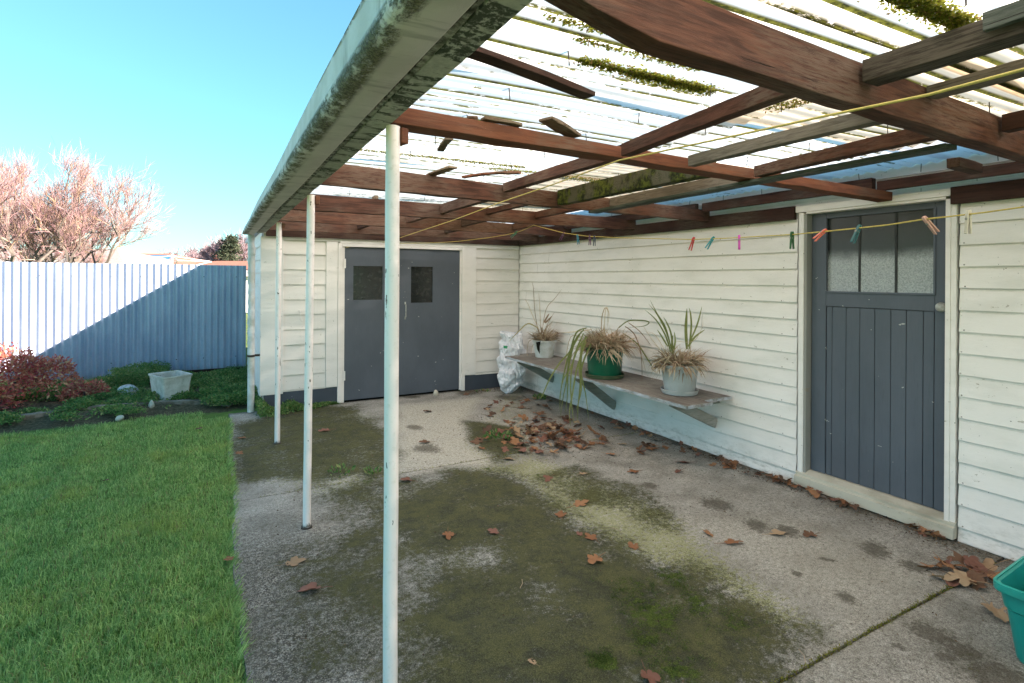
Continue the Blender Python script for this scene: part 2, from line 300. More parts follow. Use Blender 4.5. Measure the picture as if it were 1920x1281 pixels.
# ------------------------------------------------------------------ mesh helper
OFF = {}
def tag(o, label=None, cat=None, group=None, kind=None):
    if label: o['label'] = label
    if cat: o['category'] = cat
    if group: o['group'] = group
    if kind: o['kind'] = kind
    return o
def thing(name, loc, label, cat, group=None):
    o = bpy.data.objects.new(name, None); COL.objects.link(o); o.location = loc; o.empty_display_size = .1
    OFF[o.name] = Vector(loc); return tag(o, label, cat, group)
class MB:
    def __init__(s): s.v = []; s.f = []
    def add(s, vs, fs):
        b = len(s.v); s.v += [tuple(p) for p in vs]; s.f += [tuple(i+b for i in f) for f in fs]; return s
    def box(s, c, d, rot=None, taper=1.):
        x, y, z = d[0]/2, d[1]/2, d[2]/2
        P = [Vector((a*x*(taper if k > 0 else 1), b*y*(taper if k > 0 else 1), k*z)) for k in (-1, 1) for a, b in ((-1, -1), (1, -1), (1, 1), (-1, 1))]
        if rot is not None: P = [rot @ p for p in P]
        c = Vector(c); return s.add([p+c for p in P], [(3, 2, 1, 0), (4, 5, 6, 7), (0, 1, 5, 4), (1, 2, 6, 5), (2, 3, 7, 6), (3, 0, 4, 7)])
    def bb(s, x0, x1, y0, y1, z0, z1): return s.box(((x0+x1)/2, (y0+y1)/2, (z0+z1)/2), (abs(x1-x0), abs(y1-y0), abs(z1-z0)))
    def beam(s, p0, p1, w, h, seg=14, jit=.0012, up=(0, 0, 1), twist=0):
        """rectangular timber; p0,p1 are the centre of the underside"""
        p0, p1 = Vector(p0), Vector(p1); d = (p1-p0).normalized(); side = d.cross(Vector(up)).normalized(); u = side.cross(d).normalized()
        vs = []; fs = []
        for i in range(seg+1):
            t = i/seg; c = p0.lerp(p1, t)+u*(math.sin(t*3.1)*jit*1.5)
            for a, b in ((-1, 0), (1, 0), (1, 1), (-1, 1)):
                vs.append(c+side*(a*w/2+random.uniform(-jit, jit))+u*(b*h+random.uniform(-jit, jit)))
        for i in range(seg):
            for k in range(4): a = i*4+k; b = i*4+(k+1) % 4; fs.append((a, b, b+4, a+4))
        fs.append((3, 2, 1, 0)); e = seg*4; fs.append((e, e+1, e+2, e+3)); return s.add(vs, fs)
    def tube(s, pts, rad, n=8, cap=True):
        pts = [Vector(p) for p in pts]; m = len(pts)
        if isinstance(rad, (int, float)): rad = [rad]*m
        vs = []; fs = []; a = None
        for i, p in enumerate(pts):
            d = (pts[min(i+1, m-1)]-pts[max(i-1, 0)]).normalized()
            if a is None: a = d.orthogonal().normalized()
            else: a = (a-d*a.dot(d)); a = a.normalized() if a.length > 1e-6 else d.orthogonal().normalized()
            b = d.cross(a)
            for k in range(n): t = 2*math.pi*k/n; vs.append(p+(a*math.cos(t)+b*math.sin(t))*rad[i])
        for i in range(m-1):
            for k in range(n): x = i*n+k; y = i*n+(k+1) % n; fs.append((x, y, y+n, x+n))
        if cap: fs.append(tuple(range(n-1, -1, -1))); fs.append(tuple((m-1)*n+k for k in range(n)))
        return s.add(vs, fs)
    def lathe(s, c, prof, n=40, wob=0):
        c = Vector(c); vs = []; fs = []
        for r, z in prof:
            for k in range(n):
                t = 2*math.pi*k/n; rr = r*(1+wob*math.sin(3*t+z*9)); vs.append(c+Vector((rr*math.cos(t), rr*math.sin(t), z)))
        for i in range(len(prof)-1):
            for k in range(n): x = i*n+k; y = i*n+(k+1) % n; fs.append((x, y, y+n, x+n))
        return s.add(vs, fs)
    def prism(s, poly, y0, y1, axis='y', shift=0.):
        """poly of (a,b) swept from y0 to y1. axis y: (x,z); axis x: (y,z); axis z: (x,y)"""
        n = len(poly); vs = []
        for k, q in ((0, y0), (1, y1)):
            for a, b in poly:
                vs.append({'y': (a, q, b), 'x': (q, a, b), 'z': (a, b, q)}[axis])
        fs = [(i, (i+1) % n, (i+1) % n+n, i+n) for i in range(n)]+[tuple(range(n-1, -1, -1)), tuple(range(n, 2*n))]
        return s.add(vs, fs)
    def build(s, name, mat, parent=None, bevel=0, smooth=None, attrs=None, local=False):
        me = bpy.data.meshes.new(name); off = Vector((0, 0, 0))
        if parent is not None and not local: off = OFF.get(parent.name, Vector((0, 0, 0)))
        me.from_pydata([tuple(Vector(p)-off) for p in s.v], [], s.f); me.validate(); me.update()
        bm = bmesh.new(); bm.from_mesh(me); bmesh.ops.recalc_face_normals(bm, faces=bm.faces); bm.to_mesh(me); bm.free()
        o = bpy.data.objects.new(name, me); COL.objects.link(o); me.materials.append(mat)
        if smooth:
            me.shade_smooth(); me.set_sharp_from_angle(angle=R(smooth))
        if bevel:
            b = o.modifiers.new('bevel', 'BEVEL'); b.width = bevel; b.segments = 2; b.limit_method = 'ANGLE'; b.angle_limit = R(50)
        if parent is not None: o.parent = parent; OFF[o.name] = off
        return o
def npmesh(name, V, F, mat, parent=None, rnd=None, smooth=False):
    """V (n,3) world coords, F (m,k) same-size faces, rnd per-vertex attribute"""
    me = bpy.data.meshes.new(name); V = np.asarray(V, np.float32); F = np.asarray(F, np.int32); off = np.array(OFF.get(parent.name, (0, 0, 0)) if parent else (0, 0, 0), np.float32)
    m, k = F.shape; me.vertices.add(len(V)); me.vertices.foreach_set('co', (V-off).ravel()); me.loops.add(m*k); me.loops.foreach_set('vertex_index', F.ravel())
    me.polygons.add(m); me.polygons.foreach_set('loop_start', np.arange(0, m*k, k, dtype=np.int32)); me.polygons.foreach_set('loop_total', np.full(m, k, np.int32))
    if rnd is not None: a = me.attributes.new('rnd', 'FLOAT', 'POINT'); a.data.foreach_set('value', np.asarray(rnd, np.float32))
    me.update(calc_edges=True); me.validate(); me.materials.append(mat)
    if smooth: me.shade_smooth()
    o = bpy.data.objects.new(name, me); COL.objects.link(o)
    if parent: o.parent = parent; OFF[o.name] = Vector(off)
    return o
def leafcloud(P, D, L, W, fold=.25, rng=RNG):
    """diamond leaves at points P with direction D: returns V,F,rnd"""
    n = len(P); D = D/np.linalg.norm(D, axis=1, keepdims=True); A = rng.normal(size=(n, 3)); S = np.cross(D, A); S /= np.linalg.norm(S, axis=1, keepdims=True); N = np.cross(D, S)
    L = np.broadcast_to(L, (n,))[:, None]; W = np.broadcast_to(W, (n,))[:, None]
    V = np.stack([P, P+D*L*.5+S*W/2+N*W*fold, P+D*L+N*W*fold*.5, P+D*L*.5-S*W/2+N*W*fold], 1).reshape(-1, 3)
    F = np.arange(n*4).reshape(n, 4); F = np.concatenate([F[:, [0, 1, 2]], F[:, [0, 2, 3]]])
    return V, F, np.repeat(rng.random(n), 4)

# ================================================================== SETTING
W = 4.03; D = 7.1
def in_poly(px, py, poly):
    ins = np.zeros(px.shape, bool); d = np.full(px.shape, 1e9); n = len(poly)
    for i in range(n):
        x1, y1 = poly[i]; x2, y2 = poly[(i+1) % n]
        c = ((y1 > py) != (y2 > py)) & (px < (x2-x1)*(py-y1)/((y2-y1)+1e-12)+x1); ins ^= c
        dx, dy = x2-x1, y2-y1; t = np.clip(((px-x1)*dx+(py-y1)*dy)/(dx*dx+dy*dy+1e-12), 0, 1); d = np.minimum(d, np.hypot(px-x1-t*dx, py-y1-t*dy))
    return np.where(ins, d, -d)
def gpoly(pts): return [onz(u, v)[:2] for u, v in pts]
def soft(px, py, pts, s): return np.clip(.5+in_poly(px, py, gpoly(pts))/(2*s), 0, 1)
def blob(px, py, u, v, r, e=1.): x, y, _ = onz(u, v); return np.clip(1.3-np.hypot((px-x), (py-y)*e)/r, 0, 1)
def wob(x, y, s=1.): return (np.sin(x*7.1*s+1.3*np.sin(y*5.3*s))+np.sin(y*8.7*s+1.7*np.sin(x*4.1*s)))*.5
def slab(name, x0, x1, y0, y1, label, leftcurve=True):
    st = .022; nx = int((x1-x0)/st)+1; ny = int((y1-y0)/st)+1
    X, Y = np.meshgrid(np.linspace(0, 1, nx), np.linspace(y0, y1, ny)); lx = x0+(.012*np.sin(Y*3.1)+.007*np.sin(Y*11)+(.012*(Y-2)))*(1 if leftcurve else 0)
    PX = lx+(x1-lx)*X; Z = .003*wob(PX, Y, .4)+.0015*wob(PX, Y, 2.5)
    edge = np.minimum(np.minimum(Y-y0, y1-Y), PX-lx); Z -= .004*np.exp(-np.clip(edge, 0, 1)/.012)
    V = np.stack([PX, Y, Z], -1).reshape(-1, 3); idx = np.arange(nx*ny).reshape(ny, nx)
    F = np.stack([idx[:-1, :-1], idx[:-1, 1:], idx[1:, 1:], idx[1:, :-1]], -1).reshape(-1, 4)
    # skirt
    ring = np.concatenate([idx[0, :], idx[1:, -1], idx[-1, -2::-1], idx[-2:0:-1, 0]]); B = V[ring].copy(); B[:, 2] = -.09; nb = len(V); r2 = np.arange(len(ring))+nb
    SF = np.stack([ring, r2, np.roll(r2, -1), np.roll(ring, -1)], -1); V = np.concatenate([V, B]); F = np.concatenate([F, SF])
    o = npmesh(name, V, F, M['concrete']); o.data.shade_smooth(); o.data.set_sharp_from_angle(angle=R(45)); tag(o, kind='structure', label=label)
    px, py = V[:, 0], V[:, 1]; wx = px+.05*wob(px, py, .9); wy = py+.05*wob(py, px, 1.1)
    moss = soft(wx, wy, [(735, 915), (860, 880), (960, 885), (1040, 935), (1090, 985), (1180, 1015), (1260, 1060), (1350, 1090), (1420, 1130), (1505, 1175), (1490, 1225), (1430, 1330), (900, 1500), (700, 1450), (740, 1180), (780, 1120), (770, 1050), (700, 1000)], .22)
    moss = np.maximum(moss, .9*soft(wx, wy, [(520, 765), (660, 760), (715, 800), (745, 850), (735, 890), (560, 905), (440, 900), (435, 800)], .14))
    moss = np.maximum(moss, soft(wx, wy, [(870, 790), (960, 800), (985, 850), (930, 862), (880, 820)], .10))
    moss = np.maximum(moss, .7*soft(wx, wy, [(560, 905), (800, 890), (800, 1100), (740, 1300), (560, 1250), (540, 1050), (640, 980)], .22))
    moss = np.maximum(moss, .75*soft(wx, wy, [(960, 905), (1080, 870), (1240, 930), (1290, 1000), (1190, 985), (1060, 930)], .08)*.8)
    moss -= .42*blob(wx, wy, 890, 1050, .26)+.2*blob(wx, wy, 1010, 1110, .2); moss = np.clip(moss, 0, 1)
    lich = soft(wx, wy, [(860, 880), (1000, 855), (1120, 900), (1260, 960), (1350, 1040), (1470, 1120), (1530, 1180), (1480, 1200), (1350, 1110), (1180, 1040), (1080, 990), (960, 900)], .14)
    lich = np.maximum(lich, .7*soft(wx, wy, [(440, 790), (700, 770), (740, 880), (700, 960), (560, 930), (440, 900)], .2)); lich = np.maximum(lich, .6*soft(wx, wy, [(980, 700), (860, 830), (900, 880), (1040, 880), (1000, 820)], .1))
    lich = np.maximum(lich, .45*blob(wx, wy, 900, 1050, .5)); lich = np.maximum(lich, .5*blob(wx, wy, 1200, 1240, .35))
    pale = soft(wx, wy, [(740, 760), (900, 745), (870, 790), (890, 835), (930, 870), (740, 885)], .10)
    pale = np.maximum(pale, .4*soft(wx, wy, [(1250, 960), (1500, 980), (1770, 1090), (1500, 1250), (1560, 1150), (1330, 1020)], .2))
    stain = np.maximum.reduce([1.1*blob(wx, wy, u, v, r, e) for u, v, r, e in ((800, 842, .17, .7), (785, 802, .13, .7), (1588, 1125, .075, 1), (1490, 1072, .05, 1), (1553, 1045, .05, 1), (1730, 1180, .13, 1), (1790, 1215, .10, 1), (1860, 1265, .14, 1), (1225, 915, .10, 1), (1420, 990, .13, 1), (1490, 1000, .10, 1), (1640, 1030, .14, 1.4), (1700, 1060, .10, 1), (1350, 945, .16, 1), (880, 735, .22, .8), (960, 745, .25, .8), (770, 745, .12, .7), (620, 755, .15, .7), (1700, 1225, .04, 1), (1770, 1230, .05, 1))])
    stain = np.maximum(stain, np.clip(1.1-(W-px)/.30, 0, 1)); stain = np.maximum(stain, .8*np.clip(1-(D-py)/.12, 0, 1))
    stain = np.maximum(stain, .55*blob(wx, wy, 470, 870, .5)); stain = np.maximum(stain, np.clip(1-np.minimum(abs(py-1.379)/.035, abs(py-4.336)/.012), 0, 1)*.8)
    ex = np.clip(1.15-np.abs(px-.25)/.75, 0, 1)*np.clip((4.2-py)/.8, 0, 1); ex = np.maximum(ex, .45*np.clip((3.2-py)/2.5, 0, 1))
    green = np.maximum.reduce([a*blob(wx, wy, u, v, r) for u, v, r, a in ((1220, 1150, .20, .8), (1300, 1125, .12, .8), (1125, 1240, .07, 1), (1260, 1080, .14, .7), (1210, 1200, .12, .7), (1280, 1270, .14, .8), (930, 880, .1, .6), (930, 815, .07, .9), (700, 900, .08, .7), (1010, 890, .07, .6), (1380, 1160, .12, .6), (1180, 1100, .1, .6), (1100, 880, .06, .5))])
    for nm, arr in (('moss', moss), ('lichen', lich), ('pale', pale), ('stain', stain), ('expose', ex), ('green', green)):
        a = o.data.attributes.new(nm, 'FLOAT', 'POINT'); a.data.foreach_set('value', arr.astype(np.float32))
    return o
slab('concrete_paving', .10, W+.08, -4.4, 1.372, 'near concrete slab by the green tub')
slab('concrete_paving', .10, W+.08, 1.386, 4.334, 'middle concrete slab with the big moss patch')
slab('concrete_paving', .10, W+.08, 4.339, D+.06, 'far concrete slab in front of the double doors')
# ground: one sheet to the horizon, gently raised in the garden bed
def ground():
    xs = np.concatenate([np.linspace(-900, -8, 14), np.arange(-7.5, 5, .12), np.linspace(6, 900, 14)]); ys = np.concatenate([np.linspace(-900, -5, 12), np.arange(-4.5, 11, .12), np.linspace(12, 1200, 16)])
    X, Y = np.meshgrid(xs, ys); Z = np.full(X.shape, -.045)+.006*wob(X, Y, .5)
    bed = np.clip((Y-7.75)/.3, 0, 1)*np.clip((10.6-Y)/.3, 0, 1)*np.clip((.6-X)/.2, 0, 1); Z += bed*(.05+.02*wob(X, Y, 1.2))
    Z = np.where((X > .2) & (X < 4.2) & (Y < 7.2) & (Y > -4.4), -.1, Z)
    V = np.stack([X, Y, Z], -1).reshape(-1, 3); nx = len(xs); ny = len(ys); idx = np.arange(nx*ny).reshape(ny, nx)
    F = np.stack([idx[:-1, :-1], idx[:-1, 1:], idx[1:, 1:], idx[1:, :-1]], -1).reshape(-1, 4)
    g = G('ground soil and turf', 1, .1); n = g.noise(6, 5, .65); y = g.xyz(1); x = g.xyz(0)
    soil = g.mix(g.step(g.noise(30, 5, .7), .35, .65), (.045, .042, .025), (.13, .11, .07)); turf = g.mix(g.step(n, .35, .65), (.09, .16, .035), (.13, .21, .05))
    far = g.mix(g.step(n, .35, .65), (.07, .12, .03), (.13, .14, .06))
    f = g.step(g.math('ADD', y, g.math('MULTIPLY', n, .5)), 7.65, 7.8); base = g.mix(f, turf, soil); base = g.mix(g.step(y, 11, 13), base, far); g.base(base); g.bump(g.noise(40, 5, .7), 1, .02)
    o = npmesh('ground', V, F, g.m); o.data.shade_smooth(); tag(o, kind='structure', label='bare soil and turf under the lawn and beyond the fence')
ground()
def lawn():
    r = RNG; N = 430000
    # denser near the camera
    y = .9+(7.55-.9)*r.random(N)**1.35; x = -3.4+3.59*r.random(N)
    keep = (x > -.26*y-.75) & (x < .115+.012*np.sin(y*3.1)+.06*r.random(N)**2*(r.random(N) < .4)*(.6+.4*np.sin(y*23))+.012*(y-2)) & (y < 7.35-.12*np.sin(x*3)+.15*r.random(N)+np.where(x > -.1, -.3, 0))
    keep &= r.random(N) < np.clip(1.15-.075*y, .3, 1)
    x, y = x[keep], y[keep]; n = len(x); print('blades', n)
    L = (.028+.034*r.random(n))*(1+.25*wob(x, y, 1.3)+.22*wob(x*3.7+2, y*3.1, 1.3)); L[x > .07] *= 1.15; wd = .0022+.0016*r.random(n)+.00025*y
    a = r.random(n)*2*np.pi; lean = .2+1.0*r.random(n)**1.2; ca, sa = np.cos(a), np.sin(a); b = r.random(n)*2*np.pi; px, py = np.cos(b)*wd/2, np.sin(b)*wd/2
    z0 = np.full(n, -.05)
    P0 = np.stack([x, y, z0], 1); m1 = P0+np.stack([ca*lean*L*.3, sa*lean*L*.3, L*.62], 1); tp = P0+np.stack([ca*lean*L*1.0, sa*lean*L*1.0, L*(1.08-.45*lean)], 1); S = np.stack([px, py, 0*px], 1)
    V = np.stack([P0-S, P0+S, m1+S*.8, m1-S*.8, tp], 1).reshape(-1, 3); i = np.arange(n)*5
    F = np.concatenate([np.stack([i, i+1, i+2], 1), np.stack([i, i+2, i+3], 1), np.stack([i+3, i+2, i+4], 1)])
    o = npmesh('lawn_grass', V, F, M['grass'], rnd=np.repeat(r.random(n), 5)); tag(o, 'short green lawn beside the concrete paving', 'grass', kind='stuff')
lawn()

def edge_tufts():
    r = RNG; n = 2600; c = .9+6.0*r.random(60); j = r.integers(0, 60, n); y = c[j]+.05*r.normal(size=n); x = .10+.012*np.sin(y*3.1)+.012*(y-2)+.02*r.random(n)-.03; P = np.stack([x, y, np.full(n, -.03)], 1)
    Dd = np.stack([.5+.6*r.random(n), .7*r.normal(size=n), .55+.5*r.random(n)], 1); V, F, q = leafcloud(P, Dd, .05+.035*r.random(n), .0045, .1); o = npmesh('edge_grass', V, F, M['grass'], rnd=q); tag(o, 'ragged tufts of grass spilling over the concrete edge', 'grass', kind='stuff')
edge_tufts()
# ================================================================== HOUSE (right) AND SHED (back)
def boards_x(mb, x, y0, y1, ztop, zbot, pitch, lip=.009, jit=True):
    """horizontal weatherboards on a wall facing -x"""
    z = ztop; k = 0
    while z > zbot+.01:
        zb = max(z-pitch, zbot); seg = max(2, int((y1-y0)/.5)); yy = [y0+(y1-y0)*i/seg for i in range(seg+1)]; j = [random.uniform(-.0018, .0018) for _ in yy]; jx = [random.uniform(-.0015, .0015) for _ in yy]
        vs = []; fs = []
        for i, y in enumerate(yy):
            vs += [(x+.004, y, z-.001+j[i]), (x-lip+jx[i], y, zb+.004+j[i]), (x-lip+.002+jx[i], y, zb+j[i]), (x+.006, y, zb+j[i]+.001)]
        for i in range(seg):
            for q in range(3): a = i*4+q; fs.append((a, a+1, a+5, a+4))
        mb.add(vs, fs); z -= pitch
    return mb
def boards_y(mb, y, x0, x1, ztop, zbot, pitch, lip=.010):
    t = MB(); boards_x(t, 0, x0, x1, ztop, zbot, pitch, lip); mb.add([(b, y+a, c) for a, b, c in t.v], t.f); return mb
house = thing('weatherboard_house', (W+.5, 2.5, 0), 'white weatherboard house wall running along the right of the covered patio', 'house')
mb = MB(); boards_x(mb, W, 2.66, D-.002, 2.09, .0, .1335); boards_x(mb, W, -4.5, 1.60, 2.09, .0, .1335)
mb.bb(W+.02, W+.12, 2.66, D+.3, -.05, 2.56); mb.bb(W+.02, W+.12, -4.5, 1.60, -.05, 2.56); mb.bb(W+.02, W+.12, 1.601, 2.659, 2.17, 2.56)
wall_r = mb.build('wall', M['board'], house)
mb = MB(); mb.bb(W-.018, W+.02, -4.5, D+3.2, 2.30, 2.57); mb.build('upper_wall', M['trim'], wall_r)
mb = MB(); mb.add([(3.86, -4.6, 2.52), (3.86, 10.3, 2.52), (8.2, 10.3, 3.55), (8.2, -4.6, 3.55), (3.86, -4.6, 2.56), (3.86, 10.3, 2.56), (8.2, 10.3, 3.6), (8.2, -4.6, 3.6)], [(0, 1, 2, 3), (7, 6, 5, 4), (0, 4, 5, 1), (1, 5, 6, 2), (2, 6, 7, 3), (3, 7, 4, 0)]); mb.build('roof', M['galv'], house)
mb = MB(); mb.bb(8.1, 8.2, -4.5, 10.2, -.05, 3.5); mb.bb(W+.13, 8.1, -4.5, -4.4, -.05, 2.55); mb.bb(4.2, 8.1, 10.1, 10.2, -.05, 2.6); mb.build('back_wall', M['trim'], house)
# door in the long wall
y0, y1 = 1.668, 2.578
mb = MB(); xd = W+.045   # face plane of leaf
zb, zt = .13, 2.115
mb.bb(xd, xd+.04, y0+.005, 1.752, zb, zt); mb.bb(xd, xd+.04, 2.462, y1-.005, zb, zt); mb.bb(xd, xd+.04, 1.7522, 2.4618, 1.405, 1.515); mb.bb(xd, xd+.04, 1.7522, 2.4618, 2.07, zt)
door = mb.build('door', M['door'], house, bevel=.003)
ed = [1.756, 1.818, 1.918, 2.013, 2.116, 2.217, 2.314, 2.417, 2.459]
mb = MB()
for a, b in zip(ed[:-1], ed[1:]): mb.bb(xd+.006, xd+.03, a+.0018, b-.0018, zb, 1.403)
mb.build('door_board', M['door'], door, bevel=.0025)
mb = MB(); mb.bb(xd+.034, xd+.036, 1.752, 2.462, zb, 1.41); mb.build('board_gap', M['gap'], door)
mb = MB(); mb.bb(xd+.022, xd+.027, 1.752, 2.462, 1.515, 2.07); mb.build('window_glass', M['frost_glare'], door)
mb = MB(); mb.bb(xd+.016, xd+.0218, 2.220, 2.236, 1.515, 2.07); mb.bb(xd+.016, xd+.0218, 1.98, 1.996, 1.515, 2.07); mb.build('glazing_bar', M['barmat'], door, bevel=.002)
mb = MB(); mb.bb(xd-.008, xd+.004, 1.745, 1.758, 1.508, 2.077); mb.bb(xd-.008, xd+.004, 2.456, 2.469, 1.508, 2.077); mb.bb(xd-.0075, xd+.004, 1.7582, 2.4558, 1.506, 1.520); mb.build('glazing_bead', M['door'], door, bevel=.002)
mb = MB(); c = Vector((xd-.03, 1.700, 1.435)); prof = [(0, -.032), (.018, -.031), (.028, -.022), (.031, -.008), (.024, .008), (.012, .016), (.011, .03), (.026, .031), (.027, .036), (0, .036)]
t = MB(); t.lathe((0, 0, 0), prof, 20); mb.add([(c.x+p[2], c.y+p[0], c.z+p[1]) for p in t.v], t.f); mb.build('door_knob', M['steel'], door, smooth=40)
mb = MB()  # frame: jambs, stops, head
mb.bb(W-.018, W+.085, 1.612, 1.640, .06, 2.128); mb.bb(W-.024, W+.085, 1.6402, 1.667, .10, 2.112)
mb.bb(W-.020, W+.085, 2.600, 2.640, .06, 2.125)
mb.bb(W-.032, W+.085, 1.634, 2.66, 2.130, 2.178); mb.bb(W-.022, W+.08, 1.6672, 2.579, 2.1125, 2.1295)
fr = mb.build('door_frame', M['trim'], house, bevel=.002)
mb = MB(); mb.bb(W-.012, W+.085, 2.579, 2.5998, .10, 2.112); mb.build('reveal', M['trimgrey'], fr)
mb = MB(); mb.prism([(W-.055, .012), (W+.10, .012), (W+.10, .128), (W+.03, .128), (W-.03, .105), (W-.032, .085), (W-.048, .082)], 1.606, 2.650, 'y'); mb.build('door_sill', M['threshold'], house, bevel=.003)
# ------------------------------------------------------------------ shed at the back
shed = thing('weatherboard_shed', (2.2, D+1.6, 0), 'white weatherboard shed wall with grey double doors closing off the patio', 'shed')
XS = .49
mb = MB(); boards_y(mb, D, .742, 1.232, 2.06, .208, .184); boards_y(mb, D, 3.31, W-.014, 2.06, .208, .1655)
mb.bb(XS+.03, 1.38, D+.02, D+.10, -.05, 2.3); mb.bb(3.19, W, D+.02, D+.10, -.05, 2.3); mb.bb(1.3801, 3.1899, D+.02, D+.10, 2.02, 2.3)
boards_x(mb, XS+.02, D+.12, 10.25, 2.16, .02, .17); mb.bb(XS+.03, XS+.11, D+.1002, 10.28, -.05, 2.2); mb.bb(XS+.12, 4.15, 10.2, 10.28, -.05, 2.2)
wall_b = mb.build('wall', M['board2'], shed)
mb = MB(); mb.bb(XS-.004, .74, D-.024, D+.02, .19, 2.055); mb.bb(XS-.004, XS+.02, D+.0202, D+.10, .19, 2.055)          # corner board
mb.bb(1.235, 1.375, D-.022, D+.02, .222, 2.052); mb.bb(3.135, 3.305, D-.022, D+.02, .222, 2.052)
mb.bb(XS-.004, 1.40, D-.026, D+.02, 2.056, 2.085); mb.bb(1.402, W-.02, D-.0265, D+.02, 2.035, 2.085); mb.build('corner_board', M['trim'], shed, bevel=.002)
mb = MB(); mb.bb(1.378, 1.425, D-.03, D+.03, .005, 2.034); mb.bb(1.427, 1.462, D-.012, D+.03, .005, 1.99); mb.bb(3.082, 3.133, D-.03, D+.03, .005, 2.034); mb.bb(1.427, 3.080, D-.028, D+.03, 1.995, 2.033)
mb.bb(3.055, 3.0805, D-.012, D+.03, .02, 1.994); mb.build('door_frame', M['trim'], shed, bevel=.002)
mb = MB(); mb.bb(XS+.04, 1.377, D-.006, D+.018, -.08, .2078); mb.build('plinth', M['plinth'], shed); mb = MB(); mb.bb(3.134, W, D-.006, D+.018, -.08, .2078); mb.build('plinth', M['plinth'], shed)
def leaf_door(xa, xb, wx0, wx1, wz0, wz1, hx):
    m = MB(); z0, z1 = .03, 1.988; ya, yb = D+.0, D+.035
    m.bb(xa, wx0, ya, yb, z0, z1); m.bb(wx1, xb, ya, yb, z0, z1); m.bb(wx0+.0002, wx1-.0002, ya, yb, z0, wz0); m.bb(wx0+.0002, wx1-.0002, ya, yb, wz1, z1)
    d = m.build('door', M['door'], shed, bevel=0)
    m = MB(); m.bb(wx0, wx1, ya+.018, ya+.022, wz0, wz1); m.build('window_glass', M['glass'], d)
    if hx:
        m = MB(); m.tube([(hx, ya-.002, 1.07), (hx, ya-.03, 1.075), (hx, ya-.032, 1.16), (hx, ya-.03, 1.245), (hx, ya-.002, 1.25)], .007, 8); m.box((hx, ya-.002, 1.06), (.02, .006, .035)); m.box((hx, ya-.002, 1.26), (.02, .006, .035)); m.build('door_handle', M['steel'], d, smooth=40)
    return d
leaf_door(1.463, 2.152, 1.573, 1.953, 1.31, 1.752, None); leaf_door(2.158, 3.054, 2.342, 2.655, 1.262, 1.755, 2.262)
mb = MB(); mb.bb(2.115, 2.152, D-.0125, D-.0005, .03, 1.985); mb.build('meeting_strip', M['door'], shed, bevel=.002)
mb = MB(); mb.bb(1.458, 3.06, D+.037, D+.045, .0, 2.0); mb.build('door_gap_shade', M['gap'], shed)  # near-black sheet behind the leaves, stands in for shade in the door gaps
for x, z in ((1.458, 1.78), (3.06, 1.72), (3.06, .36), (1.458, .35)): mb = MB(); mb.bb(x-.014, x+.014, D-.034, D-.0305, z-.06, z+.06); mb.build('hinge', M['trim'], shed)
mb = MB(); mb.tube([(.93, D-.02, 1.19), (.93, D-.03, 1.17), (.935, D-.03, 1.08), (.95, D-.045, 1.06), (.96, D-.03, 1.085)], .005, 6); mb.box((.925, D-.016, 1.19), (.03, .01, .02)); mb.build('wall_hook', M['trim'], shed)
mb = MB(); mb.add([(XS-.02, D+.16, 2.17), (XS-.02, 10.32, 2.17), (4.1, 10.32, 2.36), (4.1, D+.16, 2.36), (XS-.02, D+.16, 2.235), (XS-.02, 10.32, 2.235), (4.1, 10.32, 2.40), (4.1, D+.16, 2.40)], [(0, 1, 2, 3), (7, 6, 5, 4), (0, 4, 5, 1), (1, 5, 6, 2), (2, 6, 7, 3), (3, 7, 4, 0)]); mb.build('roof', M['galv'], shed)

# ================================================================== LEAN-TO ROOF
leanto = thing('lean_to_roof', (.53, 3.724, 0), 'open lean to roof of red timbers and corrugated plastic on white pipe posts', 'patio roof')
for i, (x, y, xt, yt) in enumerate(((.543, 5.65, .55, 5.68), (.528, 3.662, .545, 3.68), (.529, 1.80, .545, 1.862), (.53, -.3, .54, -.3), (.53, -2.4, .54, -2.4), (.53, -4.3, .54, -4.3))):
    mb = MB(); n = 9; pts = [Vector((x, y, .0)).lerp(Vector((xt, yt, 2.128)), k/(n-1))+Vector((random.uniform(-.001, .001), 0, 0)) for k in range(n)]
    mb.tube(pts, .0245, 24); p = mb.build('post', M['post'], leanto, smooth=40)
    mb = MB(); mb.lathe((x, y, -.002), [(.0, .012), (.034, .012), (.036, .002), (.036, 0)], 20); mb.build('foot_flange', M['metaldark'], p)
    mb = MB(); mb.box((xt+.032, yt+.005, 2.098), (.03, .05, .055), Matrix.Rotation(.3, 3, 'Z')); mb.build('packing_block', M['orange_x'], p, bevel=.004)
def rafter(prof, ya, yb, w, mat):
    """prof: list of (x, zbottom, ztop); y runs from ya to yb over x"""
    m = MB(); vs = []; fs = []; x0, x1 = prof[0][0], prof[-1][0]; P = []
    for (a, b) in zip(prof[:-1], prof[1:]):
        k = max(1, int((b[0]-a[0])/.15))
        for i in range(k): t = i/k; P.append(tuple(a[j]+(b[j]-a[j])*t for j in range(3)))
    P.append(prof[-1])
    for x, zb_, zt_ in P:
        y = ya+(yb-ya)*(x-x0)/(x1-x0); j = [random.uniform(-.003, .003) for _ in range(6)]
        vs += [(x, y+j[0], zb_+j[1]), (x, y+w+j[2], zb_+j[3]), (x, y+w+j[4], zt_), (x, y+j[5], zt_)]
    n = len(P)
    for i in range(n-1):
        for k in range(4): a = i*4+k; b = i*4+(k+1) % 4; fs.append((a, b, b+4, a+4))
    fs += [(3, 2, 1, 0), tuple((n-1)*4+k for k in range(4))]
    m.add(vs, fs); return m.build('rafter', mat, leanto, bevel=.003)
rafter([(.54, 2.20, 2.272), (.70, 2.165, 2.27), (.875, 2.135, 2.268), (4.0, 2.132, 2.258)], .905, .995, .068, M['red_x'])
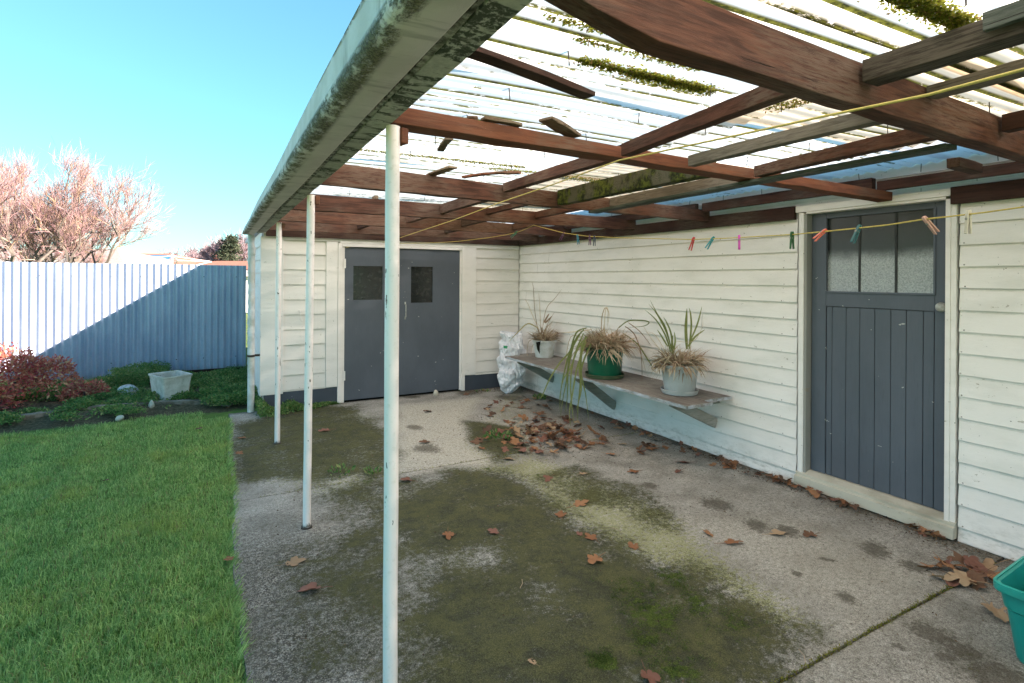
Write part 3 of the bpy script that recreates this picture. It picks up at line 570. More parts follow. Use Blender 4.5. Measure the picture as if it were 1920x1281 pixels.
rafter([(.54, 2.137, 2.199), (1.6, 2.137, 2.19), (4.0, 2.139, 2.198)], 1.842, 1.965, .095, M['orange_x'])
rafter([(.54, 2.136, 2.27), (2.2, 2.134, 2.248), (4.0, 2.136, 2.24)], 3.262, 3.50, .05, M['red_x'])
rafter([(.54, 2.134, 2.268), (4.0, 2.136, 2.25)], 4.57, 4.50, .05, M['red_x'])
rafter([(.54, 2.132, 2.262), (4.0, 2.134, 2.25)], 5.53, 5.70, .05, M['red_x'])
rafter([(.54, 2.128, 2.262), (4.0, 2.125, 2.25)], 6.62, 6.50, .05, M['red_x'])
rafter([(.54, 2.134, 2.268), (4.0, 2.136, 2.25)], -.30, -.24, .068, M['red_x'])
for q_ in (-1.25, -2.4, -3.6): rafter([(.54, 2.134, 2.268), (4.0, 2.136, 2.25)], q_, q_+.03, .068, M['red_x'])
def purlin(x0, y0, x1, y1, z0, z1, w, mat, z0b=None):
    m = MB(); m.beam((x0+w/2, y0, z0), (x1+w/2, y1, z0b if z0b is not None else z0), w, z1-z0, 10, .0015); return m.build('purlin', mat, leanto, bevel=.003)
purlin(1.44, .985, 1.55, 1.84, 2.136, 2.19, .05, M['red_y'])
purlin(1.954, .995, 1.957, 1.845, 2.136, 2.186, .05, M['grey_y'])
purlin(2.35, 1.01, 2.453, 1.862, 2.137, 2.192, .06, M['red_y'])
purlin(1.75, 1.99, 1.752, 3.33, 2.20, 2.262, .055, M['red_y'])
purlin(2.26, 2.00, 2.225, 3.36, 2.147, 2.256, .075, M['mossy'])
purlin(2.74, 2.01, 2.748, 3.40, 2.157, 2.243, .05, M['grey_y'])
purlin(1.76, 3.40, 1.76, 4.55, 2.176, 2.256, .05, M['red_y'])
purlin(2.72, 3.45, 2.735, 4.52, 2.19, 2.252, .055, M['red_y'])
purlin(2.2, 3.42, 2.21, 4.53, 2.195, 2.24, .05, M['red_y'])
purlin(1.77, 4.62, 1.77, 5.55, 2.18, 2.256, .05, M['red_y'])
purlin(2.4, 4.58, 2.42, 5.6, 2.18, 2.25, .05, M['dark_y']); purlin(3.1, 4.57, 3.1, 5.64, 2.18, 2.25, .05, M['red_y'])
purlin(1.5, 5.62, 1.5, 6.58, 2.18, 2.256, .05, M['dark_y']); purlin(2.6, 5.66, 2.6, 6.55, 2.18, 2.256, .05, M['dark_y'])
purlin(1.70, -.22, 1.706, .925, 2.197, 2.264, .085, M['darkgrey_y']); purlin(2.06, -.2, 2.12, .938, 2.224, 2.264, .06, M['grey_y']); purlin(2.72, -.2, 2.73, .95, 2.194, 2.262, .06, M['dark_y'])
purlin(1.55, -1.2, 1.55, -.24, 2.197, 2.264, .06, M['dark_y'])
mb = MB(); mb.beam((1.675, -.1, 2.225), (1.680, .62, 2.222), .02, .045, 8, .001); mb.build('side_batten', M['green_y'], leanto, bevel=.002)
mb = MB(); mb.beam((2.495, 1.02, 2.112), (2.545, 2.2, 2.113), .085, .018, 10, .001); mb.beam((2.547, 2.204, 2.113), (2.60, 3.42, 2.114), .085, .018, 10, .001); mb.build('batten', M['green_y'], leanto, bevel=.002)
mb = MB(); mb.beam((3.1, -.2, 2.18), (3.1, .93, 2.18), .05, .07, 6); mb.build('purlin', M['dark_y'], leanto, bevel=.003)
# purlin and ledgers along the house wall
for a, b, z0, z1 in ((-4.2, 2.0, 2.20, 2.262), (2.03, 3.48, 2.215, 2.292), (3.56, 5.68, 2.225, 2.30), (5.72, 7.0, 2.21, 2.29)):
    mb = MB(); mb.beam((3.895, a, z0), (3.895, b, z0), .05, z1-z0, 12, .0015); mb.build('purlin', M['red_y'], leanto, bevel=.003)
mb = MB(); mb.beam((W-.032, 2.662, 2.076), (W-.032, 7.04, 2.084), .035, .106, 16, .001); mb.build('ledger', M['dark_y'], leanto, bevel=.003)
mb = MB(); mb.beam((W-.032, -4.25, 2.074), (W-.032, 1.632, 2.074), .035, .106, 12, .001); mb.build('ledger', M['dark_y'], leanto, bevel=.003)
mb = MB(); mb.beam((.54, D-.045, 2.088), (4.0, D-.045, 2.090), .035, .17, 12, .001); mb.build('ledger', M['dark_x'], leanto, bevel=.003)
# a short strip and a stub under the sheets
mb = MB(); mb.beam((.54, 1.325, 2.205), (1.10, 1.468, 2.205), .05, .018, 5, .002); mb.build('batten', M['dark_x'], leanto, bevel=.002)
mb = MB(); mb.beam((2.95, 1.20, 2.118), (3.22, 1.215, 2.118), .05, .045, 3); mb.build('cleat', M['dark_x'], leanto, bevel=.003)
# corrugated sheets
def sheet(x0, x1, y0, y1, z, mat, tilt=0., sag=.004):
    nx = max(3, int((x1-x0)/.1)); st = .076/12; ny = int((y1-y0)/st)+1
    X, Y = np.meshgrid(np.linspace(x0, x1, nx), np.linspace(y0, y1, ny)); Z = z+.0072*np.cos(Y*2*np.pi/.076)+.011*(X-.3)+tilt*(Y-y0)+sag*np.sin((X-x0)*4.1+y0*3)
    V = np.stack([X, Y, Z], -1).reshape(-1, 3); idx = np.arange(nx*ny).reshape(ny, nx); F = np.stack([idx[:-1, :-1], idx[:-1, 1:], idx[1:, 1:], idx[1:, :-1]], -1).reshape(-1, 4)
    o = npmesh('roof_sheet', V, F, M[mat], leanto, smooth=True); return o
ys = -4.5+.06; k = 0; rs = random.Random(3)
seqA = ['sheetA', 'sheetB', 'sheetA', 'sheetA', 'sheetA', 'sheetB', 'sheetA', 'sheetA', 'sheetB', 'sheetA', 'sheetA', 'sheetB', 'sheetA']
seqC = ['sheetC', 'sheetB', 'sheetA', 'sheetC', 'sheetC', 'sheetC', 'sheetC', 'sheetC', 'sheetA', 'sheetC', 'sheetC', 'sheetC', 'sheetC']
while ys < 7.0:
    y2 = min(ys+.76, 7.14); z = 2.288+(.004 if k % 2 else 0)
    sheet(.37, 2.06+rs.uniform(-.05, .04), ys-.035, y2+.04, z, seqA[k % 13], rs.uniform(-.004, .004), rs.uniform(0, .004))
    sheet(1.93, 3.35+rs.uniform(-.1, .05), ys-.035, y2+.04, z+.013, seqC[k % 13], rs.uniform(-.003, .003), rs.uniform(0, .004))
    sheet(3.15+rs.uniform(-.05, .1), 4.0, ys-.035, y2+.04, z+.026, 'sheetD', 0, 0)
    ys = y2 if y2 < 7.13 else 9; k += 1
for xr in (.95, 1.58, 1.98, 2.42, 2.76, 3.915):
    for yr in np.arange(-.9, 6.9, .76/2):
        m_ = MB(); zz_ = 2.272+.011*(xr-.3); m_.tube([(xr+random.uniform(-.01, .01), yr, zz_-.022), (xr, yr, zz_+.03)], .0022, 5); m_.build('roof_screw', M['metaldark'], leanto)
# clumps of moss growing along the sheet laps
def mossline(name, x0, x1, y, n, zc, wy=.02, par=None):
    r = RNG; x = x0+(x1-x0)*r.random(n); yy = y+wy*r.normal(size=n); P = np.stack([x, yy, zc+.011*(x-.3)+.008*r.random(n)], 1); Dd = r.normal(size=(n, 3)); Dd[:, 2] = -np.abs(Dd[:, 2])*.25
    V, F, q = leafcloud(P, Dd, .008+.010*r.random(n), .007); return npmesh(name, V, F, M['mossdry'], leanto, rnd=q)
M['mossdry'] = leafmat('dry roof moss', (.14, .17, .02), (.34, .34, .05), (.24, .15, .06), .6)
for x0, x1, y, n, wy in ((1.0, 1.56, 1.39, 3600, .017), (1.22, 1.62, 1.41, 1700, .02), (.75, 1.3, 1.195, 900, .007), (.9, 1.4, 1.27, 700, .007), (1.3, 1.78, .70, 5200, .02), (.62, 1.7, 2.93, 1800, .010), (1.5, 1.9, 3.05, 500, .03), (1.95, 2.05, 1.35, 500, .05), (1.95, 2.4, 3.1, 800, .03)):
    mossline('roof_moss', x0, x1, y, int(n*.6), 2.276, wy)
# fascia and gutter
mb = MB(); mb.beam((.495, -4.45, 2.131), (.495, 7.16, 2.128), .075, .15, 60, .0012); mb.build('fascia_board', M['fascia'], leanto, bevel=.002)
mb = MB(); mb.beam((.449, -4.45, 2.131), (.449, 7.16, 2.128), .013, .02, 90, .003); mb.build('fascia_lip', M['lipstrip'], leanto)
def gutter():
    prof = [(0, .112), (.006, .118), (-.004, .122), (-.009, .112), (-.006, .10), (-.004, .03), (.001, .012), (.012, .003), (.03, 0), (.125, .002), (.133, .008), (.136, .03), (.137, .10), (.133, .10), (.131, .03), (.128, .010), (.03, .006), (.014, .009), (.004, .03), (.002, .10)]
    ysx = np.arange(-4.5, 7.22, .08); n = len(prof); vs = []; fs = []
    for i, y in enumerate(ysx):
        t = max(0, (y-1)/6.2); lean = .035*t; sink = 1-.28*t
        for a, b in prof: vs.append((.296-.006*t+a+lean*(b/.12)*(a < .05)+.002*math.sin(y*2.3), y, 2.112-.006*t+b*sink+.003*math.sin(y*1.7)))
    for i in range(len(ysx)-1):
        for k in range(n): a = i*n+k; b = i*n+(k+1) % n; fs.append((a, b, b+n, a+n))
    m = MB(); m.add(vs, fs); g = m.build('gutter', M['gutter'], leanto, smooth=50)
    e = MB(); y = 7.222; t = 1.; out = [(.296-.006+a+.035*(b/.12)*(a < .05), y, 2.106+b*.72) for a, b in prof[4:12]]+[(.296+.13, y, 2.18), (.33, y, 2.185)]
    e.add(out+[(p[0], p[1]+.004, p[2]) for p in out], [tuple(range(len(out))), tuple(range(2*len(out)-1, len(out)-1, -1))]+[(i, (i+1) % len(out), (i+1) % len(out)+len(out), i+len(out)) for i in range(len(out))]); e.build('gutter_end', M['white_plastic'], g)
    for y in (5.15, 6.05):
        e = MB(); pts = [(.296+a+(-.004 if a < .05 else 0)+.03*(b/.12)*(a < .05)*((y-1)/6.2), b*(1-.28*(y-1)/6.2)+2.106-.003) for a, b in prof[4:12]]
        vs = []; 
        for q in (y-.008, y+.008): vs += [(a, q, b) for a, b in pts]
        kk = len(pts); e.add(vs, [(i, i+1, i+1+kk, i+kk) for i in range(kk-1)]); e.build('gutter_bracket', M['lipstrip'], g)
    return g
gutter()
mb = MB(); x, y = .385, 7.10
mb.tube([(x, y+.02, 2.10), (x, y+.02, 2.0), (x+.005, y-.02, 1.93), (x+.005, y-.025, .012)], .038, 18); dp = mb.build('downpipe', M['white_plastic'], leanto, smooth=40)
mb = MB(); mb.tube([(x+.005, y-.025, 1.86), (x+.005, y-.025, 1.95)], .043, 18); mb.build('pipe_collar', M['white_plastic'], dp, smooth=40)
mb = MB(); mb.tube([(x+.005, y-.025, .66), (x+.005, y-.025, .685)], .0425, 18); mb.box((x+.06, y, .672), (.08, .03, .024)); mb.build('pipe_clip', M['metaldark'], dp, smooth=40)
# ------------------------------------------------------------------ timber offcuts lying on the rafters
def offcut(p0, p1, w, h, label, seg=4, bend=0, mat='offcut'):
    c = (Vector(p0)+Vector(p1))/2; m = MB(); a, b = Vector(p0), Vector(p1)
    m.beam(a, b, w, h, seg, .002)
    if bend: m.v = [(x, y, z+bend*math.sin(math.pi*min(1, max(0, (Vector((x, y, z))-a).length/(b-a).length)))) for x, y, z in m.v]
    m.v = [tuple(Vector(p)-c) for p in m.v]; o = m.build('timber_offcut', M[mat], bevel=.003); o.location = c; tag(o, label, 'timber offcut', 'timber offcuts lying on the rafters')
def oz(u, v, z): return onz(u, v, z)
offcut(oz(1078, 260, 2.20), oz(1022, 226, 2.232), .07, .014, 'short wide board offcut slanting up from the orange rafter')
offcut(oz(886, 228, 2.20), oz(886, 219, 2.215), .04, .012, 'tiny wood block on the orange rafter nearest the gutter')
offcut(oz(905, 226, 2.2), oz(975, 239, 2.198), .04, .014, 'thin pale wedge lying along the orange rafter')
offcut(oz(842, 262, 2.205), oz(826, 284, 2.208), .035, .012, 'narrow dark stick poking out behind the orange rafter')
offcut(oz(806, 331, 2.262), oz(850, 316, 2.262), .06, .014, 'dark square ended board laid across the second rafter')
offcut(oz(868, 335, 2.266), oz(975, 326, 2.262), .04, .014, 'long curved sliver of bark on the second rafter', 8, .008, 'orange_x')
offcut((1.20, 4.55, 2.262), (1.19, 4.62, 2.258), .03, .03, 'small dark wood block on the third rafter')

# ================================================================== BENCH, POTS, SACK
bench = thing('wall_bench', (4.0, 4.7, 0), 'long weathered plank shelf bench fixed low along the white wall', 'bench')
mb = MB(); mb.beam((3.50, 3.16, .553), (3.515, 6.30, .553), .29, .024, 24, .0015); mb.beam((3.825, 3.25, .552), (3.83, 6.42, .553), .34, .024, 24, .0015); st_ = mb.build('seat_board', M['bench_top'], bench, bevel=.003)
mb = MB(); mb.beam((3.353, 3.158, .551), (3.368, 6.302, .551), .004, .026, 30, .001); mb.beam((3.36, 3.153, .551), (3.652, 3.157, .551), .004, .026, 5, .001, up=(0, 0, 1)); mb.beam((3.66, 3.243, .551), (3.99, 3.243, .551), .004, .026, 5, .001); mb.build('seat_edge', M['bench_edge'], st_)
for y, zl in ((3.45, .25), (4.87, .11), (6.15, .2)):
    mb = MB(); mb.beam((3.47, y, .50), (4.005, y, zl), .045, .09, 5, .001); b = mb.build('bracket', M['bracket'], bench, bevel=.003)
    mb = MB(); mb.bb(3.62, 4.0, y-.075, y-.03, .49, .5505); mb.build('bearer', M['bracket'], b, bevel=.003)

def blade(mb, base, az, L, w, rise=1., droop=1., n=7, twist=.3, rnd=None, curl=0):
    """strap leaf ribbon: starts going up then arcs over"""
    p = Vector(base); el = math.atan2(rise, 1); d = Vector((math.cos(az)*math.cos(el), math.sin(az)*math.cos(el), math.sin(el))); vs = []; seg = L/n; side = Vector((-math.sin(az), math.cos(az), 0))
    for i in range(n+1):
        t = i/n; ww = w*(1-t**2.2)*.5+.0006; s = side+Vector((0, 0, math.sin(t*3+twist)*.5)); s.normalize(); vs += [p-s*ww, p+s*ww+Vector((0, 0, ww*.4))]
        p = p+d*seg; d = (d+Vector((0, 0, -droop/n))+side*curl/n).normalized()
    mb.add(vs, [(2*i, 2*i+1, 2*i+3, 2*i+2) for i in range(n)])
    mb.r += [rnd if rnd is not None else random.random()]*len(vs)
def ribbon(mb, pts, w, rnd=None):
    pts = [Vector(p) for p in pts]; P = []
    for i in range(len(pts)-1):   # catmull-rom
        a, b, c, d = pts[max(i-1, 0)], pts[i], pts[i+1], pts[min(i+2, len(pts)-1)]
        for k in range(5): t = k/5; P.append(.5*((2*b)+(c-a)*t+(2*a-5*b+4*c-d)*t*t+(3*b-a-3*c+d)*t**3))
    P.append(pts[-1]); n = len(P); vs = []
    for i, p in enumerate(P):
        d = (P[min(i+1, n-1)]-P[max(i-1, 0)]).normalized(); s = d.cross(Vector((-.55, -.8, .15)).normalized()); s = s.normalized() if s.length > .01 else Vector((1, 0, 0)); t = i/(n-1); ww = w*.5*(1-t**3)*(.6+.4*min(1, t*5))+.0005
        vs += [p-s*ww, p+s*ww]
    mb.add(vs, [(2*i, 2*i+1, 2*i+3, 2*i+2) for i in range(n-1)]); mb.r += [rnd if rnd is not None else random.random()]*len(vs)
def rbuild(mb, name, mat, par):
    o = mb.build(name, mat, par); a = o.data.attributes.new('rnd', 'FLOAT', 'POINT'); a.data.foreach_set('value', np.array(mb.r, np.float32)); return o
def RM(): m = MB(); m.r = []; return m
def pot(loc, rt, rb, h, mat, smat, label, saucer=True, rimh=.03, wobn=.006):
    x, y = loc; z = .5775; t = thing('potted_plant', (x, y, z), label, 'potted plant', 'pot plants on the wall bench')
    zs = .012 if saucer else 0; mb = MB()
    prof = [(0, z+zs), (rb, z+zs), (rb+.003, z+zs+.01), (rt-.008, z+zs+h-rimh), (rt+.004, z+zs+h-rimh+.002), (rt+.008, z+zs+h-.004), (rt+.004, z+zs+h), (rt-.004, z+zs+h-.002), (rt-.012, z+zs+h-.05), (0, z+zs+h-.052)]
    mb.lathe((x, y, 0), prof, 44, wobn); mb.build('pot', mat, t, smooth=45)
    if saucer:
        mb = MB(); rs_ = rb+.025; mb.lathe((x, y, z), [(0, .003), (rs_-.01, .003), (rs_, .006), (rs_+.012, .042), (rs_+.009, .045), (rs_-.004, .010), (0, .009)], 44, .004); mb.build('saucer', smat, t, smooth=45)
    mb = MB(); n = 22; rr = rt-.013; vs = [(x, y, z+zs+h-.015)]
    for q in (.5, 1.):
        for k in range(n): vs.append((x+rr*q*math.cos(2*math.pi*k/n), y+rr*q*math.sin(2*math.pi*k/n), z+zs+h-.03+random.uniform(-.004, .008)))
    fs = [(0, 1+k, 1+(k+1) % n) for k in range(n)]+[(1+k, 1+n+k, 1+n+(k+1) % n, 1+(k+1) % n) for k in range(n)]; mb.add(vs, fs); mb.build('soil', M['soil'], t, smooth=60)
    return t, z+zs+h-.02
def straw(mb, x, y, z, r, n, L0, L1, droop, spread=1., w=.007, rise=(-.1, 1.6)):
    for _ in range(n):
        a = random.uniform(0, 6.283); q = r*math.sqrt(random.random())*.85; L = random.uniform(L0, L1)
        blade(mb, (x+q*math.cos(a), y+q*math.sin(a), z), a+random.uniform(-1.2, 1.2), L, w*random.uniform(.7, 1.9), rise=random.uniform(*rise), droop=random.uniform(droop*.4, droop*1.5), curl=random.uniform(-1.3, 1.3), n=6)
# pot 1 (far, pale) : point helper relative to a plane facing the viewer through the pot
def pv(u, v, x, y):
    """point on the upright plane through (x,y) square to the view ray"""
    r = ray(u, v); dn = Vector((x, y, 0)).normalized(); t = Vector((x, y, 0)).dot(dn)/(r[0]*dn.x+r[1]*dn.y); return (r[0]*t, r[1]*t, H+r[2]*t)
x, y = 3.80, 6.02; t, z = pot((x, y), .155, .115, .225, M['white_plastic'], M['white_plastic'], 'withered spiky grass in a pale split pot at the far end of the bench', False)
sm = RM(); straw(sm, x, y, z+.01, .14, 240, .10, .22, 1.3, w=.009, rise=(.3, 3)); straw(sm, x, y, z, .05, 34, .2, .38, .35, w=.006, rise=(1.2, 5))
for pts in ([(1010, 628), (1003, 585), (1000, 540), (997, 528)], [(1016, 625), (1024, 580), (1040, 560), (1054, 542)], [(1012, 622), (998, 590), (990, 570), (983, 560)], [(1014, 622), (1012, 575), (1010, 548)], [(1018, 628), (1028, 605), (1040, 585)], [(1005, 635), (992, 640), (988, 660), (990, 668)], [(1006, 638), (998, 650), (996, 664)], [(1040, 622), (1046, 625), (1043, 640)]):
    ribbon(sm, [pv(u, v, x, y) for u, v in pts], .008)
for pts in ([(1020, 605), (1026, 594), (1030, 588)], [(1022, 606), (1029, 599), (1036, 592)]): ribbon(sm, [pv(u, v, x, y) for u, v in pts], .022, .9)
rbuild(sm, 'dry_leaves', M['straw'], t)
gm = RM(); ribbon(gm, [pv(u, v, x-.03, y-.02) for u, v in ((1008, 615), (990, 607), (972, 622), (953, 642))], .016); rbuild(gm, 'green_leaves', M['strapleaf'], t)
mb = MB(); tri = [pv(u, v, x-.12, y-.13) for u, v in ((1005, 642), (1014, 640), (1012, 650), (1012, 664), (1007, 655))]; mb.add([tuple(Vector(p)) for p in tri], [(0, 1, 2, 3, 4)]); mb.build('split', M['gap'], t)
# pot 2 (green)
x, y = 3.585, 4.50; t, z = pot((x, y), .198, .168, .30, M['green_pot'], M['saucer'], 'large dark green pot with straw and long leaves drooping to the ground', True)
sm = RM(); straw(sm, x, y, z, .19, 380, .12, .30, 1.7, w=.012); straw(sm, x, y, z, .18, 330, .15, .30, 1.2, w=.011, rise=(.7, 4)); straw(sm, x, y, z+.05, .13, 160, .1, .24, 1.6, w=.012, rise=(.3, 3))
for pts, w_ in (([(1128, 640), (1128, 600), (1134, 578), (1140, 585), (1138, 610)], .009), ([(1132, 640), (1134, 595), (1137, 576), (1142, 592), (1136, 625)], .007), ([(1110, 618), (1080, 622), (1052, 624)], .010), ([(1135, 640), (1140, 650), (1138, 668), (1134, 683)], .012), ([(1136, 636), (1146, 655), (1150, 680)], .016), ([(1172, 612), (1190, 628), (1202, 665), (1204, 718)], .010), ([(1178, 605), (1200, 622), (1222, 650)], .008), ([(1165, 628), (1195, 650), (1212, 700)], .006), ([(1100, 648), (1078, 660), (1068, 680), (1076, 690)], .009), ([(1100, 640), (1070, 632), (1058, 700), (1055, 730)], .007)):
    ribbon(sm, [pv(u, v, x-.06, y-.08) for u, v in pts], w_)
rbuild(sm, 'dry_leaves', M['straw'], t)
gm = RM()
for j, pts in enumerate(([(1100, 615), (1080, 625), (1068, 668), (1062, 715), (1056, 745), (1050, 785)], [(1095, 618), (1078, 640), (1066, 690), (1064, 740), (1060, 775)], [(1090, 622), (1072, 650), (1060, 690), (1052, 730), (1049, 770)], [(1098, 630), (1090, 668), (1088, 720), (1084, 760), (1082, 795)], [(1108, 645), (1096, 672), (1090, 700), (1098, 740), (1104, 790)], [(1094, 625), (1078, 665), (1070, 710), (1072, 760), (1077, 798)], [(1088, 626), (1068, 660), (1050, 680), (1030, 712), (1015, 745), (1008, 742)], [(1092, 640), (1086, 690), (1090, 730), (1080, 770)], [(1102, 632), (1085, 650), (1070, 690), (1056, 712), (1048, 752)], [(1099, 640), (1082, 690), (1074, 735), (1068, 770), (1070, 800)])):
    ribbon(gm, [pv(u, v, x-.21, y-.22) for u, v in pts], .016, .1+.07*j)
ribbon(gm, [pv(u, v, x+.02, y) for u, v in ((1160, 615), (1178, 602), (1205, 601), (1217, 605), (1205, 612), (1172, 614))], .012, .2)
ribbon(gm, [pv(u, v, x+.1, y+.05) for u, v in ((1168, 625), (1195, 645), (1215, 675), (1232, 700), (1248, 716))], .014, .3)
rbuild(gm, 'green_leaves', M['strapleaf'], t)
# pot 3 (grey)
x, y = 3.675, 3.545; t, z = pot((x, y), .170, .128, .255, M['grey_plastic'], M['grey_plastic'], 'grey pot with straw tuft and stiff green blades near the open end of the bench', True)
sm = RM(); straw(sm, x, y, z, .17, 300, .12, .24, 2.2, w=.009, rise=(.0, 2)); straw(sm, x, y, z, .15, 230, .12, .24, 1.5, w=.008, rise=(.8, 4)); straw(sm, x-.12, y+.05, z, .07, 60, .08, .16, 2.6, w=.012, rise=(-.1, .8)); straw(sm, x, y, z, .15, 40, .12, .28, .6, w=.005, rise=(.8, 3))
for pts, w_ in (([(1255, 668), (1235, 678), (1222, 690), (1232, 700)], .012), ([(1258, 665), (1240, 690), (1228, 698)], .010), ([(1268, 640), (1300, 640), (1316, 615), (1318, 600)], .003), ([(1250, 672), (1225, 640), (1205, 610)], .006), ([(1262, 690), (1266, 695), (1266, 704)], .02), ([(1248, 660), (1230, 630), (1215, 622)], .005)):
    ribbon(sm, [pv(u, v, x-.10, y-.10) for u, v in pts], w_)
rbuild(sm, 'dry_leaves', M['straw'], t)
gm = RM()
for j, (pts, w_) in enumerate((([(1258, 662), (1248, 630), (1230, 600), (1209, 581)], .014), ([(1262, 665), (1250, 625), (1232, 590), (1216, 570)], .011), ([(1260, 660), (1248, 615), (1232, 588), (1219, 563)], .012), ([(1262, 655), (1258, 625), (1250, 605), (1244, 595)], .014), ([(1262, 665), (1260, 640), (1262, 628)], .020), ([(1252, 650), (1240, 630), (1232, 618)], .014), ([(1288, 655), (1286, 620), (1287, 595), (1288, 578)], .026), ([(1292, 655), (1296, 615), (1295, 590), (1292, 577)], .016), ([(1294, 640), (1306, 612), (1312, 592), (1316, 575)], .014), ([(1290, 650), (1303, 632), (1322, 618)], .018), ([(1262, 660), (1266, 640), (1264, 622)], .016))):
    ribbon(gm, [pv(u, v, x-.01, y-.01) for u, v in pts], w_, .05+.06*j)
rbuild(gm, 'green_leaves', M['strapleaf'], t)
# sack
sack = thing('plastic_sack', (3.68, 6.75, 0), 'crumpled white plastic sack slumped in the corner behind the bench end', 'sack')
def sackmesh():
    n, m = 120, 96; vs = []; fs = []; rr = np.random.default_rng(5)
    ph = rr.uniform(0, 6.28, 30); kx = rr.integers(1, 7, 30); kz = rr.uniform(4, 34, 30)*rr.choice([-1, 1], 30); am = rr.uniform(.001, .0055, 30)*(4/(3+kx))
    for i in range(m+1):
        t = i/m; z = .005+.83*t; cx = 3.60+.17*t+.025*math.sin(t*4); cy = 6.64+.17*t; a = np.interp(t, [0, .04, .15, .35, .6, .85, .97, 1], [.04, .09, .155, .195, .19, .155, .145, .12]); b = np.interp(t, [0, .04, .15, .35, .6, .85, .97, 1], [.03, .07, .12, .15, .13, .10, .08, .05])
        
        for k in range(n):
            th = 2*math.pi*k/n; d = 0
            for q in range(30): d += am[q]*(1-2*abs(((kx[q]*th+kz[q]*t+ph[q])/6.283) % 1-.5)*2)
            d *= 1.7; d += .004*math.sin(th*23+t*37)
            e = 1.; c, s = math.cos(th), math.sin(th); px = (a+d)*math.copysign(abs(c)**.85, c); py = (b+d)*math.copysign(abs(s)**.85, s); rot = -.35; vs.append((cx+px*math.cos(rot)-py*math.sin(rot), cy+px*math.sin(rot)+py*math.cos(rot), z+d*.6))
    for i in range(m):
        for k in range(n): a_ = i*n+k; b_ = i*n+(k+1) % n; fs.append((a_, b_, b_+n, a_+n))
    fs.append(tuple(range(n-1, -1, -1))); fs.append(tuple(m*n+k for k in range(n)))
    s = MB(); s.add(vs, fs); return s
g = G('crumpled white film', .38, .5); a = g.noise(7, 5, .6); c_ = g.mix(g.step(a, .4, .7), (.76, .75, .79), (.66, .65, .69)); c_ = g.mix(g.math('MULTIPLY', g.step(g.noise(18, 5, .7), .62, .72), g.step(g.xyz(2), .55, .75, .0, .8)), c_, (.35, .29, .22)); c_ = g.mix(g.step(g.noise(30, 2, .5, stretch=(1, 1, .7)), .73, .74), c_, (.05, .05, .07)); g.base(c_)
vv = g.vor(13, feat='F1', stretch=(1, 1, .7)); vv2 = g.vor(31, stretch=(1, 1, .8)); g.bump(g.math('ADD', vv, g.math('MULTIPLY', vv2, .5)), 1., .022)
sb_ = sackmesh().build('bag', g.m, sack, smooth=75)
mb = MB()
for (u, v, du, dv) in ((948, 651, 4, 3), ): p0 = pv(u, v, 3.60, 6.52); q = [pv(u-du, v-dv, 3.60, 6.52), pv(u+du, v-dv+1, 3.60, 6.52), pv(u+du-1, v+dv, 3.60, 6.52), pv(u-du, v+dv-1, 3.60, 6.52)]; mb.add(q, [(0, 1, 2, 3)])
mb.build('printed_mark', printm('green print', (.05, .35, .16)), sb_)

# ================================================================== CLOTHES LINES AND PEGS
def rope(name, pts, r, label, sag=.02):
    P = []
    for i in range(len(pts)-1):
        a, b = Vector(pts[i]), Vector(pts[i+1]); k = 24
        for j in range(k+(i == len(pts)-2)): t = j/k; P.append(a.lerp(b, t)-Vector((0, 0, sag*4*t*(1-t))))
    m = MB(); m.tube(P, r, 8); c = P[0]; m.v = [tuple(Vector(p)-c) for p in m.v]; o = m.build(name, M['rope'], smooth=60); o.location = c; tag(o, label, 'clothesline', 'yellow clotheslines under the patio roof'); return P
PA = Vector((2.76, 4.585, 2.128))
# line in front of the door : solve its height from measured points on its upright plane
def vplane(u, v, p, q):
    r = Vector(ray(u, v)); n = Vector((q[1]-p[1], p[0]-q[0], 0)); t = (Vector((p[0], p[1], 0))).dot(n)/r.dot(n); return Vector((0, 0, H))+r*t
q0, q1 = (2.76, 4.585), (2.324, .898)
L2 = [PA]+[vplane(u, v, q0, q1) for u, v in ((1057, 437), (1100, 443), (1160, 446), (1240, 448), (1300, 449), (1360, 447), (1430, 443), (1485, 440), (1540, 435), (1608, 428), (1665, 422), (1728, 412), (1790, 405), (1850, 398), (1920, 388))]
d_ = (L2[-1]-L2[-2]).normalized(); L2.append(L2[-1]+d_*1.9)
rope('clothesline', L2, .0028, 'slack yellow cord carrying most of the pegs across the door', 0)
q2, q3 = (1.108, .358), (1.93, 6.95)
L1 = [vplane(u, v, q2, q3) for u, v in ((1920, 130), (1740, 178), (1560, 215), (1400, 250), (1160, 301), (1040, 345), (940, 379), (850, 413), (750, 446), (714, 456))]
L1 = [L1[0]+(L1[0]-L1[1]).normalized()*1.0]+L1+[Vector((1.47, 7.06, 1.985))]
rope('clothesline', L1, .0028, 'taut yellow cord running high from the shed door corner to the upper right', 0)
KN = L1[-2]
rope('clothesline', [PA, vplane(965, 437, (2.76, 4.585), (1.93, 6.95)), vplane(890, 449, (2.76, 4.585), (1.93, 6.95)), vplane(820, 455, (2.76, 4.585), (1.93, 6.95)), KN], .0028, 'short yellow cord from the third rafter back to the knot above the double doors', .006)
m = MB()
for k in range(3): m.tube([KN+Vector((.03*math.cos(t_)+.01*k, .01*math.sin(t_*2), .03*math.sin(t_)-.02*k)) for t_ in np.linspace(0, 6.28, 14)], .005, 6)
m.v = [tuple(Vector(p)-KN) for p in m.v]; o = m.build('rope_knot', M['rope'], smooth=60); o.location = KN; tag(o, 'small tangled yellow knot in the cord beside the nearest white post', 'knot')
